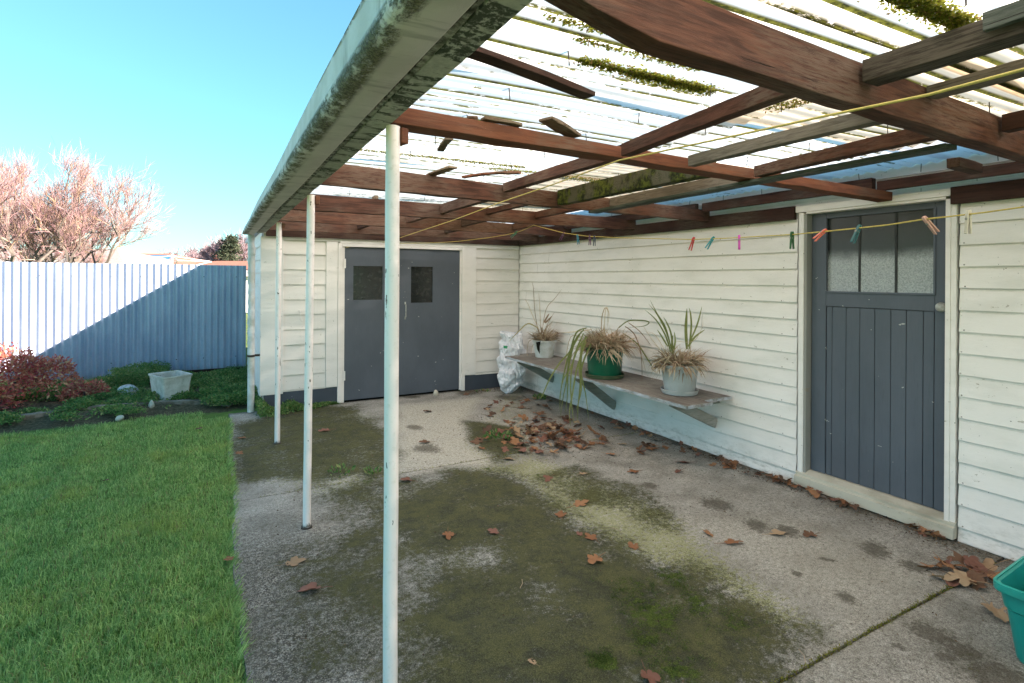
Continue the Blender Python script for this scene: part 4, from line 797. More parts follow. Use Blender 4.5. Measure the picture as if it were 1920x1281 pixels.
def peg_mats():
    c = {'red': (.62, .035, .05), 'teal': (.02, .32, .38), 'magenta': (.62, .05, .45), 'green': (.02, .12, .035), 'orange': (.75, .16, .10), 'dteal': (.02, .14, .16), 'pink': (.72, .42, .36), 'cream': (.72, .66, .56), 'purple': (.13, .03, .14), 'blue': (.02, .26, .42), 'navy': (.03, .05, .10), 'gt': (.03, .30, .20)}
    return {k: simple('peg '+k, v, rough=.4, bump=.05, spec=.5) for k, v in c.items()}
PM = peg_mats()
def pegmesh():
    jaws = []
    for s in (-1, 1):
        m = MB(); prof = [(0, .012), (s*.004, .013), (s*.0065, .004), (s*.0065, -.02), (s*.0085, -.058), (s*.0055, -.060), (s*.002, -.022), (s*.0012, -.008), (s*.0028, -.002), (s*.0008, .004)]
        m.prism(prof, -.005, .005, 'y'); jaws.append(m)
    sp = MB(); sp.tube([(-.008, 0, -.014), (.008, 0, -.014)], .0042, 10); return jaws, sp
JW, SP = pegmesh()
def peg(p, tilt, yaw, mat, label, s=1.15, tip=0):
    t = bpy.data.objects.new('clothes_peg', None); COL.objects.link(t); t.location = p; t.empty_display_size = .02; t.rotation_euler = (tip, tilt, yaw); t.scale = (s, s, s); tag(t, label, 'clothes peg', 'clothes pegs on the yellow cords')
    for j in JW: q = MB(); q.v = j.v; q.f = j.f; q.build('jaw', PM[mat], t, bevel=.0006, local=True)
    q = MB(); q.v = SP.v; q.f = SP.f; q.build('spring', M['steel'], t, local=True, smooth=40)
YW = R(-29)
for u, v, tl, yw, mt, lb in ((1057, 438, .5, 0, 'purple', 'dark purple peg tilted on the cord, leftmost of four together'), (1083, 443, -.1, .3, 'blue', 'bright blue peg hanging with open legs in the group of four'), (1106, 444, 0, .2, 'purple', 'upright dark purple peg with crossed legs'), (1115, 445, .05, .2, 'navy', 'thin navy peg, rightmost of the four together'),
        (1300, 449, .3, .1, 'red', 'bright red peg against the white boards'), (1336, 448, .6, .2, 'teal', 'teal peg tilted beside the red one'), (1386, 446, .45, 1.2, 'magenta', 'slim magenta peg seen edge on'), (1485, 440, 0, .1, 'green', 'dark green peg hanging straight beside the door frame'),
        (1545, 434, .95, .3, 'orange', 'coral orange peg in front of the door'), (1610, 428, .45, .2, 'dteal', 'dark teal peg in front of the door glass'), (1736, 412, -.75, .1, 'pink', 'pale pink peg flipped upward on the cord'), (1816, 402, .03, 0, 'cream', 'off white peg hanging straight near the right edge')):
    peg(vplane(u, v, q0, q1), tl, YW+yw, PM and mt, lb)
peg(vplane(968, 436, (2.76, 4.585), (1.93, 6.95)), .8, YW, 'gt', 'lone green and blue peg on the short back cord', 1.3)

# ================================================================== LEAVES
def leafmesh(seed, curl=1., pieces=None):
    r = random.Random(seed); n = 44; out = []
    for k in range(n):
        t = 2*math.pi*k/n; q5 = 2.5 if seed % 3 else 1.5; lob = abs(math.cos(q5*t+(.3 if seed % 3 == 0 else 0)))**(.55 if seed % 3 else .8); torn = .45 if (seed % 2 and abs(t-(1+seed % 4)) < .55) else 1; rad = torn*(.34+.62*lob)*(1-.25*abs(math.sin(t/2)))+r.uniform(-.07, .07); rad *= .8+.2*math.cos(t); out.append((rad*math.cos(t)*1.15, rad*math.sin(t)))
    A = [r.uniform(-1, 1) for _ in range(5)]
    def zz(x, y): return curl*(.18*A[0]*x*x+.30*abs(A[1])*y*y+.16*A[2]*x*y+.07*math.sin(5*x+A[3]*4)*math.cos(5*y+A[4]*3)+.10*abs(x*y))
    m = MB(); vs = [(0, 0, zz(0, 0))]
    for q in (.5, 1.):
        for x, y in out: vs.append((x*q, y*q, zz(x*q, y*q)+(-.04 if q < 1 else 0)*0))
    fs = [(0, 1+k, 1+(k+1) % n) for k in range(n)]+[(1+k, 1+n+k, 1+n+(k+1) % n, 1+(k+1) % n) for k in range(n)]; m.add(vs, fs)
    m.tube([(-.3, 0, zz(-.3, 0)+.01), (-.8, .02, .03), (-1.35, .1, .05)], [.02, .018, .012], 5)
    zs = [v[2] for v in m.v]; mn = min(zs); m.v = [(a, b, c-mn) for a, b, c in m.v]; return m
LM = []
for i in range(9):
    mm = leafmesh(i*7+1, .8+.25*(i % 3)); me = bpy.data.meshes.new('dead_leaf'); me.from_pydata(mm.v, [], mm.f); me.update(); me.shade_smooth(); me.materials.append(M['deadleaf']); LM.append(me)
BM = []
for i in range(4):
    mm = leafmesh(100+i, 1.6); me = bpy.data.meshes.new('dry_leaf'); me.from_pydata(mm.v, [], mm.f); me.update(); me.shade_smooth(); me.materials.append(M['bark_piece']); BM.append(me)
LC = {'orange brown': ((.26, .115, .055), (.34, .17, .085)), 'dark brown': ((.105, .058, .038), (.17, .09, .055)), 'tan': ((.33, .21, .125), (.42, .29, .18)), 'reddish': ((.19, .085, .06), (.24, .11, .08))}
LCM = {k: leafmat('fallen leaf '+k, a, b, None, .1, .78, True) for k, (a, b) in LC.items()}
def leaf(x, y, z, s, label, group, meshes=LM, name='fallen_leaf', tilt=.12, colr=None):
    o = bpy.data.objects.new(name, random.choice(meshes)); COL.objects.link(o); o.location = (x, y, z); o.rotation_euler = (random.gauss(0, tilt), random.gauss(0, tilt), random.uniform(0, 6.283)); o.scale = (s, s*random.uniform(.8, 1), s*random.uniform(.7, 1.4))
    if colr is None:
        w_ = [k for k in LC if k.split()[-1] in label.split(' leaf')[0]]; colr = w_[0] if w_ else random.choice(list(LC))
    o.material_slots[0].link = 'OBJECT'; o.material_slots[0].material = LCM[colr]; tag(o, label, 'leaf', group); return o
def many(pts, where, group, s0, s1, meshes=LM, tilt=.3):
    """leaves of one drift: label by size, colour and side of the drift"""
    us = sorted(p[0] for p in pts); vs = sorted(p[1] for p in pts); n = len(pts); tu = (us[n//3], us[2*n//3]); tv = (vs[n//3], vs[2*n//3])
    for x, y, z in pts:
        s = random.uniform(s0, s1); c = random.choices(list(LC), (4, 4, 2, 3))[0]; q = (s-s0)/(s1-s0)
        size = 'small' if q < .33 else 'mid sized' if q < .66 else 'large'; sx = 'left' if x < tu[0] else 'right' if x > tu[1] else 'middle'; sy = 'near' if y < tv[0] else 'far' if y > tv[1] else 'central'
        leaf(x, y, z, s, '%s %s leaf, %s %s %s' % (size, c, sy, sx, where), group, meshes, 'fallen_leaf', tilt, c)
GL = 'fallen leaves on the patio'
singles = [(840, 1003, 'orange brown star shaped leaf on moss right of the nearest post', .062), (928, 1000, 'small reddish leaf right of the star shaped leaf', .05), (1052, 968, 'pale brown lobed leaf on moss in the middle of the patio', .058), (1110, 1010, 'brown leaf beside a darker crumpled one mid patio', .055), (1088, 1003, 'dark crumpled leaf fragment beside a brown leaf', .03), (1118, 1050, 'largest lobed leaf on the dark moss, centre of the patio', .068), (1190, 1028, 'light brown leaf at the right rim of the moss', .05), (1370, 1020, 'dull purple brown leaf of the pair left of the door step', .07), (1330, 1003, 'brown leaf of the pair left of the door step', .06), (1455, 1003, 'tan leaf on bare concrete in front of the door', .07), (1522, 1005, 'bright orange leaf on bare concrete in front of the door', .065),
           (547, 1057, 'curled tan leaf standing on edge near the lawn', .065), (587, 1109, 'pale pinkish leaf nearest the lawn edge', .075), (612, 808, 'reddish leaf beside the second white post', .075), (560, 770, 'tiny leaf on moss by the shed corner', .05), (765, 903, 'brick red leaf on the slab joint', .06), (800, 830, 'leaf lying on the round grey stain', .07), (805, 773, 'leaf near the foot of the double doors', .07), (1085, 947, 'large faded leaf on lichen', .075), (1030, 898, 'pale leaf on lichen below the pile', .07), (1092, 890, 'orange leaf right below the pile', .055), (1215, 1271, 'reddish leaf cut by the bottom edge', .06), (447, 850, 'faded leaf at the lawn corner of the far slab', .05), (452, 822, 'purple leaf at the lawn corner of the far slab', .05), (430, 1050, 'orange leaf caught on the lawn edge', .05), (1225, 800, 'single leaf under the bench bracket', .06), (1285, 868, 'flat orange leaf close to the wall', .07), (1370, 875, 'big brown leaf lying against the wall base', .09), (950, 862, 'orange leaf at the near left of the pile', .065), (905, 842, 'small leaf left of the pile', .05), (1275, 885, 'small orange leaf below the wall row', .05), (1190, 885, 'brown leaf between pile and wall row', .06), (1000, 1245, 'small dark leaf scrap on moss at the bottom', .025)]
SM = [m_ for i_, m_ in enumerate(LM) if (i_*7+1) % 3 and not (i_*7+1) % 2] or LM
for u, v, lb, s in singles: x, y, _ = onz(u, v); leaf(x, y, .003, s*1.08, lb, GL, SM)
NP = 0
def cloud(n, u0, v0, su, sv, zmax):
    P = []
    while len(P) < n:
        u = random.gauss(u0, su); v = random.gauss(v0, sv); x, y, _z = onz(u, v)
        if x < W-.08 and y < D-.08 and v > 725: P.append((x, y, .003+random.random()*zmax))
    return P
many(cloud(112, 1030, 818, 52, 16, .04), 'in the heap below the green pot', 'leaves in the heap below the green pot', .055, .092)
many(cloud(30, 1000, 828, 62, 16, .008), 'among loose leaves round the heap', 'loose leaves round the heap', .045, .068, tilt=.12)
many(cloud(34, 975, 766, 48, 12, .012), 'in the scatter before the sack', 'leaves in front of the sack', .045, .072)
many([(W-.06-abs(random.gauss(0, .06)), 5.3-2.4*random.random(), .004+.015*random.random()) for _ in range(32)], 'in the row under the bench', 'leaves along the foot of the wall', .04, .065)
many(cloud(12, 1225, 842, 28, 8, .012), 'in the drift just off the wall', 'leaves drifted out from the wall', .05, .075, tilt=.25)
many([(W-.075-abs(random.gauss(0, .035)), 2.86-.72*random.random(), .006+.025*random.random()) for _ in range(26)], 'banked along the door step', 'leaves banked along the door step', .035, .06, LM+BM, tilt=.35)
many([(W-.06-abs(random.gauss(0, .03)), random.uniform(1.6, 1.82), .006+.02*random.random()) for _ in range(8)], 'at the near end of the step', 'leaves at the near end of the door step', .04, .06, BM)
many([(min(p[0], W-.09), p[1], p[2]) for p in cloud(20, 1805, 1080, 30, 15, .03)], 'in the drift behind the tub', 'leaves drifted behind the green tub', .06, .095, BM)
x, y, _ = onz(1862, 1150); leaf(x, y, .004, .09, 'long tan curled leaf beside the green tub', GL, BM)
leaf(*onz(375, 803)[:2], .0, .05, 'dark purple leaf lying on the lawn', GL); leaf(*onz(200, 900)[:2], -.005, .04, 'small reddish leaf lying on the lawn', GL)
for u, v in ((975, 1105), (1165, 1000), (1510, 1245)):
    a = Vector(onz(u, v)); q = random.uniform(0, 3); m = MB(); m.tube([(0, 0, .006), (.04*math.cos(q), .04*math.sin(q), .009), (.085*math.cos(q+.2), .085*math.sin(q+.2), .005)], .0015, 5); o = m.build('twig', M['straw']); o.location = a; tag(o, {975: 'thin pale twig on the dark moss', 1165: 'thin twig near the right rim of the moss', 1510: 'thin grey twig lying on the slab joint'}[u], 'twig')

# ================================================================== GREEN TUB
tub = thing('storage_tub', (3.15, .92, 0), 'open teal green plastic storage tub at the lower right corner', 'tub')
def rrect(cx, cy, hx, hy, r, z, rot, n=7):
    P = []
    for qx, qy, a0 in ((1, 1, 0), (-1, 1, 90), (-1, -1, 180), (1, -1, 270)):
        for k in range(n): a = R(a0+90*k/(n-1)); P.append(Vector((qx*(hx-r)+r*math.cos(a), qy*(hy-r)+r*math.sin(a), 0)))
    mt = Matrix.Rotation(rot, 3, 'Z'); return [tuple(mt @ p+Vector((cx, cy, z))) for p in P]
def loft(levels):
    m = MB(); k = len(levels[0]); vs = [p for l in levels for p in l]; fs = []
    for i in range(len(levels)-1):
        for j in range(k): a = i*k+j; b = i*k+(j+1) % k; fs.append((a, b, b+k, a+k))
    m.add(vs, fs); return m
# orientation: long side roughly square to the view at the right edge
rot = R(3); hx, hy = .21, .30; cx, cy = 2.905+hx, 1.04-hy
lv = [rrect(cx, cy, hx-.075, hy-.055, .05, .0, rot), rrect(cx, cy, hx-.068, hy-.048, .055, .012, rot), rrect(cx, cy, hx-.035, hy-.03, .05, .22, rot), rrect(cx, cy, hx-.024, hy-.02, .05, .23, rot), rrect(cx, cy, hx-.015, hy-.010, .045, .295, rot), rrect(cx, cy, hx, hy, .045, .31, rot), rrect(cx, cy, hx+.002, hy+.002, .045, .328, rot), rrect(cx, cy, hx-.006, hy-.006, .04, .332, rot), rrect(cx, cy, hx-.018, hy-.014, .04, .326, rot), rrect(cx, cy, hx-.026, hy-.022, .04, .28, rot), rrect(cx, cy, hx-.07, hy-.05, .04, .02, rot)]
m = loft(lv); k = len(lv[0]); m.f.append(tuple(range(k-1, -1, -1))); m.f.append(tuple((len(lv)-1)*k+j for j in range(k))); m.build('tub_body', M['bin'], tub, smooth=35)
lv = [rrect(cx, cy, hx+.004, hy+.004, .046, .302, rot), rrect(cx, cy, hx+.006, hy+.006, .046, .306, rot), rrect(cx, cy, hx+.006, hy+.006, .046, .334, rot), rrect(cx, cy, hx-.004, hy-.004, .04, .3365, rot), rrect(cx, cy, hx-.004, hy-.004, .04, .302, rot)]
m = loft(lv); m.build('rim', M['bin_rim'], tub, smooth=35)
o = thing('plastic_container', (cx+.08, cy+.03, .03), 'purple plastic container standing inside the green tub', 'container')
m = loft([rrect(cx+.04, cy+.06, .10, .08, .03, .03, rot), rrect(cx+.04, cy+.06, .13, .11, .03, .29, rot), rrect(cx+.04, cy+.06, .122, .102, .03, .292, rot), rrect(cx+.04, cy+.06, .10, .08, .03, .06, rot)]); k = 28; m.f.append(tuple(3*k+j for j in range(k))); m.f.append(tuple(range(k))); m.build('container_body', M['purple'], o, smooth=35)

# ================================================================== FENCE, GARDEN
YF = 10.3
fence = thing('corrugated_fence', (-3, YF, 0), 'tall corrugated iron fence across the back of the garden, half in sun', 'fence')
xx = .485; k = 0
while xx > -9.5:
    x1 = xx; x0 = xx-.855; st = .095/12; n = int((x1-x0+.05)/st)+1; X = np.linspace(x0-.05, x1, n); Yv = YF+.016*np.cos(X*2*np.pi/.095)+(.0035 if k % 2 else 0); zb = -.02+.0*k; zt = 1.795+random.uniform(-.003, .003)-.0025*k*0
    Zs = np.array([zb+(.09 if x0 > -.6 else .02), .6, 1.2, zt]); V = np.stack([np.tile(X, 4), np.tile(Yv, 4), np.repeat(Zs, n)], 1); idx = np.arange(4*n).reshape(4, n); F = np.stack([idx[:-1, :-1], idx[:-1, 1:], idx[1:, 1:], idx[1:, :-1]], -1).reshape(-1, 4)
    s = npmesh('fence_sheet', V, F, M['galv'], fence, smooth=True)
    mb = MB()
    for z_ in (1.60, .26):
        for q in range(2): xn = round((x0+.2+.42*q)/.095)*.095+.0475; mb.box((xn, YF-.014, z_), (.014, .006, .014))
    mb.build('nail', M['metaldark'], s); xx = x0; k += 1
for z_ in (1.62, .28): mb = MB(); mb.beam((-9.6, YF+.05, z_-.04), (.48, YF+.05, z_-.04), .05, .075, 12); mb.build('rail', M['grey_y'], fence)
mb = MB(); mb.bb(-.75, .46, YF-.045, YF-.016, -.03, .075); mb.build('base_board', M['dark_x'], fence, bevel=.003)
for xp in (-9, -6.6, -4.2, -1.8, .3): mb = MB(); mb.bb(xp, xp+.1, YF+.08, YF+.18, -.1, 1.7); mb.build('fence_post', M['grey_y'], fence)
# edging
m = MB(); pts = [(-4.5, 7.75, -.03), (-3.2, 7.80, -.03), (-2.05, 7.95, -.03), (-1.4, 8.12, -.03), (-.75, 8.13, -.03), (-.1, 7.95, -.035), (.2, 7.75, -.045)]
for a, b in zip(pts[:-1], pts[1:]): m.beam(a, b, .09, .06, 8, .006)
o = m.build('garden_edging', M['edging'], bevel=.006); tag(o, 'low mossy kerb between lawn and garden bed', 'edging')
# tub planter in the bed
t = thing('plastic_trough', (-.42, 8.35, .01), 'weathered white square tub half buried in weeds by the fence', 'planter')
TR = R(24); cx, cy = -.50, 8.52
lv = [rrect(cx, cy, .15, .19, .03, .0, TR), rrect(cx, cy, .178, .23, .035, .28, TR), rrect(cx, cy, .188, .242, .035, .285, TR), rrect(cx, cy, .188, .242, .035, .305, TR), rrect(cx, cy, .165, .218, .03, .303, TR), rrect(cx, cy, .16, .21, .03, .22, TR)]
m = loft(lv); k = 28; m.f.append(tuple(range(k-1, -1, -1))); m.f.append(tuple(5*k+j for j in range(k))); m.build('trough_body', M['styro'], t, smooth=40)
m = MB(); m.add([p for p in rrect(cx, cy, .158, .208, .03, .235, TR)], [tuple(range(28))]); m.build('soil', M['soil'], t)
def rock(c, r, mat, name, label, cat='stone', sq=(1, 1, .7), seed=1):
    bm = bmesh.new(); bmesh.ops.create_icosphere(bm, subdivisions=3, radius=1); rr = random.Random(seed); ks = [(Vector([rr.uniform(-3, 3) for _ in range(3)]), rr.uniform(0, 6), rr.uniform(.03, .12)) for _ in range(8)]
    for v in bm.verts:
        d = 1+sum(a*math.sin(k_.dot(v.co)+p) for k_, p, a in ks); v.co = Vector((v.co.x*r*sq[0]*d, v.co.y*r*sq[1]*d, v.co.z*r*sq[2]*d))
    me = bpy.data.meshes.new(name); bm.to_mesh(me); bm.free(); me.shade_smooth(); me.materials.append(mat); o = bpy.data.objects.new(name, me); COL.objects.link(o); o.location = c; tag(o, label, cat); return o
rock((-.98, 8.75, .07), .12, M['stone'], 'garden_rock', 'pale rough rock lying left of the white tub', sq=(1.1, .9, .75), seed=4)
rock((-.93, 7.52, -.01), .045, M['threshold'], 'garden_rock', 'small tan stone on the lawn edge', seed=9); rock((-.66, 7.95, .02), .05, M['threshold'], 'garden_rock', 'small pale upright stone by the mossy kerb', sq=(.6, .6, 1.2), seed=11)
rock((2.66, 6.98, .02), .05, M['threshold'], 'garden_rock', 'small cream stone at the foot of the right double door', sq=(.8, .6, .9), seed=15)
# weeds
def plantbits(n, fx, zmax, L, name, mat, label, cat, kind='stuff', par=None, stem=True):
    r = RNG; P = fx(n); n = len(P); Dd = r.normal(size=(n, 3)); Dd[:, 2] = np.abs(Dd[:, 2])*.6+.1; V, F, q = leafcloud(P, Dd, L*(.6+.8*r.random(n)), L*.55)
    o = npmesh(name, V, F, mat, par, rnd=q)
    if par is None: tag(o, label, cat, kind=kind)
    return o
def crumbs(n):
    r = RNG; P = []
    k = int(n*.45); x = W-.05-np.abs(r.normal(size=k))*.09; y = 1.0+6.0*r.random(k); P.append(np.stack([x, y, .003+.006*r.random(k)], 1))
    k = int(n*.2); x = 3.1+.9*r.random(k)-.0; y = D-.05-np.abs(r.normal(size=k))*.12; P.append(np.stack([x, y, .003+.005*r.random(k)], 1)); k = int(n*.2); c = onz(1010, 820); P.append(np.stack([c[0]+.5*r.normal(size=k), c[1]+.45*r.normal(size=k), .003+.004*r.random(k)], 1))
    k = int(n*.15); P.append(np.stack([.3+3.6*r.random(k), 1.+5.9*r.random(k), np.full(k, .004)], 1)); P = np.concatenate(P); return P[(P[:, 0] < W-.015) & (P[:, 1] < D-.01)]
plantbits(3400, crumbs, 0, .013, 'leaf_litter', leafmat('leaf crumbs', (.06, .038, .025), (.14, .085, .05), (.24, .16, .10), .05, .9), 'crumbled brown leaf litter swept along the foot of the walls', 'leaf litter')
def weedpts(n):
    r = RNG; x = -3.4+3.9*r.random(n); y = 7.55+2.7*r.random(n); d = wob(x, y, .55)+.6*wob(x, y, 1.7)+.5*(y > 9.0)+np.where((x > -.15) & (y < 9), .75, 0)-np.where((y > 8.0) & (y < 8.6) & (x < -.75) & (x > -1.3), .7, 0)
    kp = (d > -.2+.75*r.random(n)); x, y, d = x[kp], y[kp], d[kp]; zm = np.clip(.05+.07*np.clip(d, 0, 1.6), .03, .17)+np.where((np.abs(x+.95) < .35) & (y > 9.4), .12, 0); return np.stack([x, y, .0+zm*r.random(len(x))], 1)
plantbits(120000, weedpts, .2, .032, 'garden_weeds', M['weed'], 'leafy green weeds covering the garden bed', 'weeds')
def shedweeds(n):
    r = RNG; x = .45+.95*r.random(n)**1.2; y = 7.08-.22*np.abs(r.normal(size=n))*(1.35-x); hz = .22*np.clip(1.3-x, .15, 1)*(.6+.4*np.sin(x*17)); return np.stack([x, y, hz*r.random(n)], 1)
plantbits(5200, shedweeds, .2, .030, 'wall_weeds', M['weed'], 'green weeds growing against the dark base of the shed', 'weeds')
def tuft(c, n, r0, hh, L, label, par='weed'):
    r = RNG; a = r.random(n)*6.28; q = r0*np.sqrt(r.random(n)); P = np.stack([c[0]+q*np.cos(a), c[1]+q*np.sin(a), c[2]+hh*r.random(n)], 1)-np.array(c); Dd = np.stack([np.cos(a), np.sin(a), .5+r.random(n)], 1); V, F, qq = leafcloud(P, Dd, L, L*.5); o = npmesh('weed_plant', V, F, M[par], rnd=qq); o.location = c; tag(o, label, 'weed')
tuft(onz(1012, 748), 60, .07, .03, .05, 'small bright green weed at the wall foot by the sack'); tuft(onz(935, 822), 70, .13, .03, .05, 'green weed pushing up through the left of the leaf heap'); tuft(onz(640, 890), 40, .1, .05, .035, 'small weed on the slab joint by the nearest post'); tuft(onz(700, 888), 30, .06, .03, .04, 'second small weed on the slab joint'); tuft(onz(905, 735), 30, .1, .02, .03, 'tiny green weed at the foot of the shed right of the doors')
def jointbits(n):
    r = RNG; x = .3+3.6*r.random(n); a = r.random(n) < .25; y = np.where(a, 4.336, 1.379)+.006*r.normal(size=n); return np.stack([x, y, -.004+.006*r.random(n)], 1)
plantbits(2600, jointbits, .0, .009, 'joint_moss', M['mossdry'], 'crumbs of moss in the slab joints', 'moss')
def mosstufts(n):
    r = RNG; out = []
    for u, v, rad, w_ in ((1220, 1150, .20, 5), (1300, 1125, .12, 3), (1125, 1240, .05, 3), (1260, 1085, .12, 2), (1210, 1200, .12, 3), (1270, 1262, .12, 3), (1370, 1160, .12, 2), (1180, 1110, .10, 2)):
        x, y, _ = onz(u, v); k = int(n*w_/23); c = r.normal(size=(max(3, k//35), 2))*rad*.6; j = r.integers(0, len(c), k); out.append(np.stack([x+c[j, 0]+.012*r.normal(size=k), y+c[j, 1]+.012*r.normal(size=k), .002+.005*r.random(k)], 1))
    return np.concatenate(out)
plantbits(9000, mosstufts, 0, .0055, 'moss_tufts', leafmat('bright moss', (.045, .08, .012), (.085, .135, .02), (.14, .16, .04), .3), 'bright green moss tufts on the damp slab', 'moss')
# red shrub
def shrub(name, label, lobes, n, L, mats, stems=14, base=None):
    base = base or lobes[0][0]; t = thing(name, (base[0], base[1], -.02), label, 'shrub'); r = RNG; Ps = []; Ds = []
    tot = sum(l[1]**2 for l in lobes)
    for c, rad, sq in lobes:
        k = int(n*rad**2/tot); d = r.normal(size=(k, 3)); d /= np.linalg.norm(d, axis=1, keepdims=True); d[:, 2] = np.abs(d[:, 2])*1.1-.3; q = rad*(.55+.5*r.random(k)**.6)*(1+.18*np.sin(d[:, 0]*9+d[:, 2]*7)*np.cos(d[:, 1]*8))
        P = np.array(c)+d*q[:, None]*np.array([1, 1, sq]); P[:, 2] = np.maximum(P[:, 2], .01); Ps.append(P); Ds.append(d+.7*r.normal(size=(k, 3)))
    P = np.concatenate(Ps); V, F, q = leafcloud(P, np.concatenate(Ds), L*(.7+.6*r.random(len(P))), L*.42); npmesh('foliage', V, F, mats, t, rnd=q)
    m = MB()
    for i in range(stems): j = P[r.integers(0, len(P))]; m.tube([(base[0]+random.uniform(-.1, .1), base[1]+random.uniform(-.1, .1), -.02), tuple((np.array([base[0], base[1], 0])+j)/2+np.array([0, 0, .06])), tuple(j)], [.01, .007, .003], 5)
    m.build('stem', M['treebark'], t); return t
shrub('red_shrub', 'dense red leaved shrub against the left of the fence, sunlit on top', [((-2.25, 8.75, .36), .44, 1.0), ((-2.75, 8.9, .42), .47, 1.0), ((-1.85, 8.85, .24), .34, 1.1), ((-3.3, 8.9, .42), .45, 1), ((-2.4, 8.45, .12), .36, .8), ((-1.75, 8.95, .42), .16, 1), ((-2.05, 8.9, .45), .2, 1)], 8500, .055, M['redleaf'], 30)
shrub('red_shrub', 'small low red leaved shrub right of the large one', [((-1.50, 8.75, .08), .18, .9), ((-1.35, 8.82, .12), .12, 1)], 800, .05, M['redleaf'], 8)

# ================================================================== BEYOND THE FENCE
def tree(name, base, height, spread, label, mat, seed, levels=5, trunk=.16, lean=0., group='bare trees beyond the fence', fork=.28, twig=.006, mass=3, tw=12000):
    r = random.Random(seed); t = thing(name, base, label, 'tree', group); tk = MB(); V = []; Fi = []; Q = []
    b0 = Vector(base)
    def seg(mb, a, b, ra, rb, n=5): mb.tube([a, (a+b)/2+Vector((r.uniform(-1, 1), r.uniform(-1, 1), r.uniform(-.5, .5)))*(b-a).length*.06, b], [ra, (ra+rb)/2, rb], n, cap=False)
    cr = MB(); cr.r = []
    def grow(p, d, L, rad, lv):
        q = p+d*L
        if lv >= levels-1:
            n0 = len(cr.v); cr.tube([p, (p+q)/2+Vector((r.uniform(-1, 1), r.uniform(-1, 1), 0))*L*.07, q], [rad, rad*.8, rad*.35], 3, cap=False); cr.r += [r.random()]*(len(cr.v)-n0)
        else: seg(tk, p, q, rad, rad*.72, 6 if lv < 2 else 4)
        if lv >= levels+mass-2: return
        k = r.choice((2, 3, 3)) if lv else 6
        for i in range(k):
            az = r.uniform(0, 6.283) if lv else 6.283*i/k+r.uniform(-.3, .3); s = (.55+.35*spread) if lv == 0 else r.uniform(.28, .62)*(.6+.5*spread)
            o = d.orthogonal().normalized(); o = Matrix.Rotation(az, 3, d) @ o; nd = (d+o*s*1.15+Vector((0, 0, .10+.05*lv))).normalized()
            grow(q if i or lv == 0 else q, nd, L*r.uniform(.62, .86)*(1 if lv else 1.15/fork*.28), max(rad*.62, twig), lv+1)
        if lv >= 2:
            for i in range(2):
                pp = p.lerp(q, r.uniform(.2, .8)); o = Matrix.Rotation(r.uniform(0, 6.283), 3, d) @ d.orthogonal().normalized(); nd = (d*.6+o*.9+Vector((0, 0, .3))).normalized(); grow(pp, nd, L*.5, max(rad*.4, twig), max(lv+2, levels-1))
    tl = height*fork; grow(b0, Vector((lean, 0, 1)).normalized(), tl, trunk, 0)
    # fit crown height
    vs = cr.v; mz = sorted(v[2] for v in vs)[int(len(vs)*.985)]; k = (height-.3)/(mz-base[2]) if mz > base[2] else 1
    def fit(m_): m_.v = [(b0.x+(p[0]-b0.x)*k, b0.y+(p[1]-b0.y)*k, b0.z+(p[2]-b0.z)*k) for p in m_.v]
    fit(cr); fit(tk)
    tips = np.array(cr.v[::3]); rr_ = np.random.default_rng(seed); m_ = int(tw); P = tips[rr_.integers(0, len(tips), m_)]; dd = (P-np.array([b0.x, b0.y, b0.z+height*.12])); dd /= np.linalg.norm(dd, axis=1, keepdims=True); dd = dd*.8+.45*rr_.normal(size=(m_, 3)); dd[:, 2] += .35; tL = height*.07*(.4+rr_.random(m_)); Vt, Ft, qt = leafcloud(P, dd, tL, twig*1.15, .1)
    npmesh('twigs', Vt, Ft, mat, t, rnd=qt)
    if True: pass
    if 1: tk.build('trunk', M['treebark'], t, smooth=60); rbuild(cr, 'crown', mat, t); return t
def far(u, Z, z=0.):   # ground position for a picture column at camera distance Z
    r = ray(u, 522); d = r[0]*_sa+r[1]*_ca; s = Z/d; return (r[0]*s, r[1]*s, z)
tree('bare_tree', far(140, 17), 4.75, 1.25, 'wide bare pinkish tree whose fork shows just above the fence', M['twigpink'], 5, 5, .11, fork=.26)
tree('bare_tree', far(18, 15.5), 5.4, 1.1, 'taller bare pinkish tree cut by the left edge of the view', M['twigpink'], 9, 5, .11, fork=.28)
tree('bare_tree', far(-130, 16), 5.2, 1.1, 'bare tree mostly outside the left edge', M['twigpink'], 19, 5, .15, fork=.28)
tree('bare_tree', far(85, 21), 4.2, 1.2, 'yellowish bare tree filling the gap behind the two large ones', M['twigpink'], 12, 5, .09, fork=.26)
for i, (u, Z, h, lb) in enumerate(((345, 46, 4.3, 'small round bluish bare tree left of the chimney'), (375, 50, 4.0, 'bare tree right of the chimney'), (398, 48, 4.6, 'pink round bare tree beyond the white roofs'), (415, 60, 4.9, 'bare pink tree just left of the dark conifer'), (452, 38, 4.3, 'bare pink tree nearest the shed corner'), (468, 40, 4.8, 'bare tree partly hidden by the shed corner'), (275, 60, 3.4, 'low distant bare tree above the red roof'), (255, 55, 3.3, 'low distant bare tree beside the large crown'))):
    tree('bare_tree', far(u, Z), h, 1.1, lb, M['twigfar'], 40+i, 4, .13, fork=.3, twig=.02, mass=3, group='distant bare trees', tw=5000)
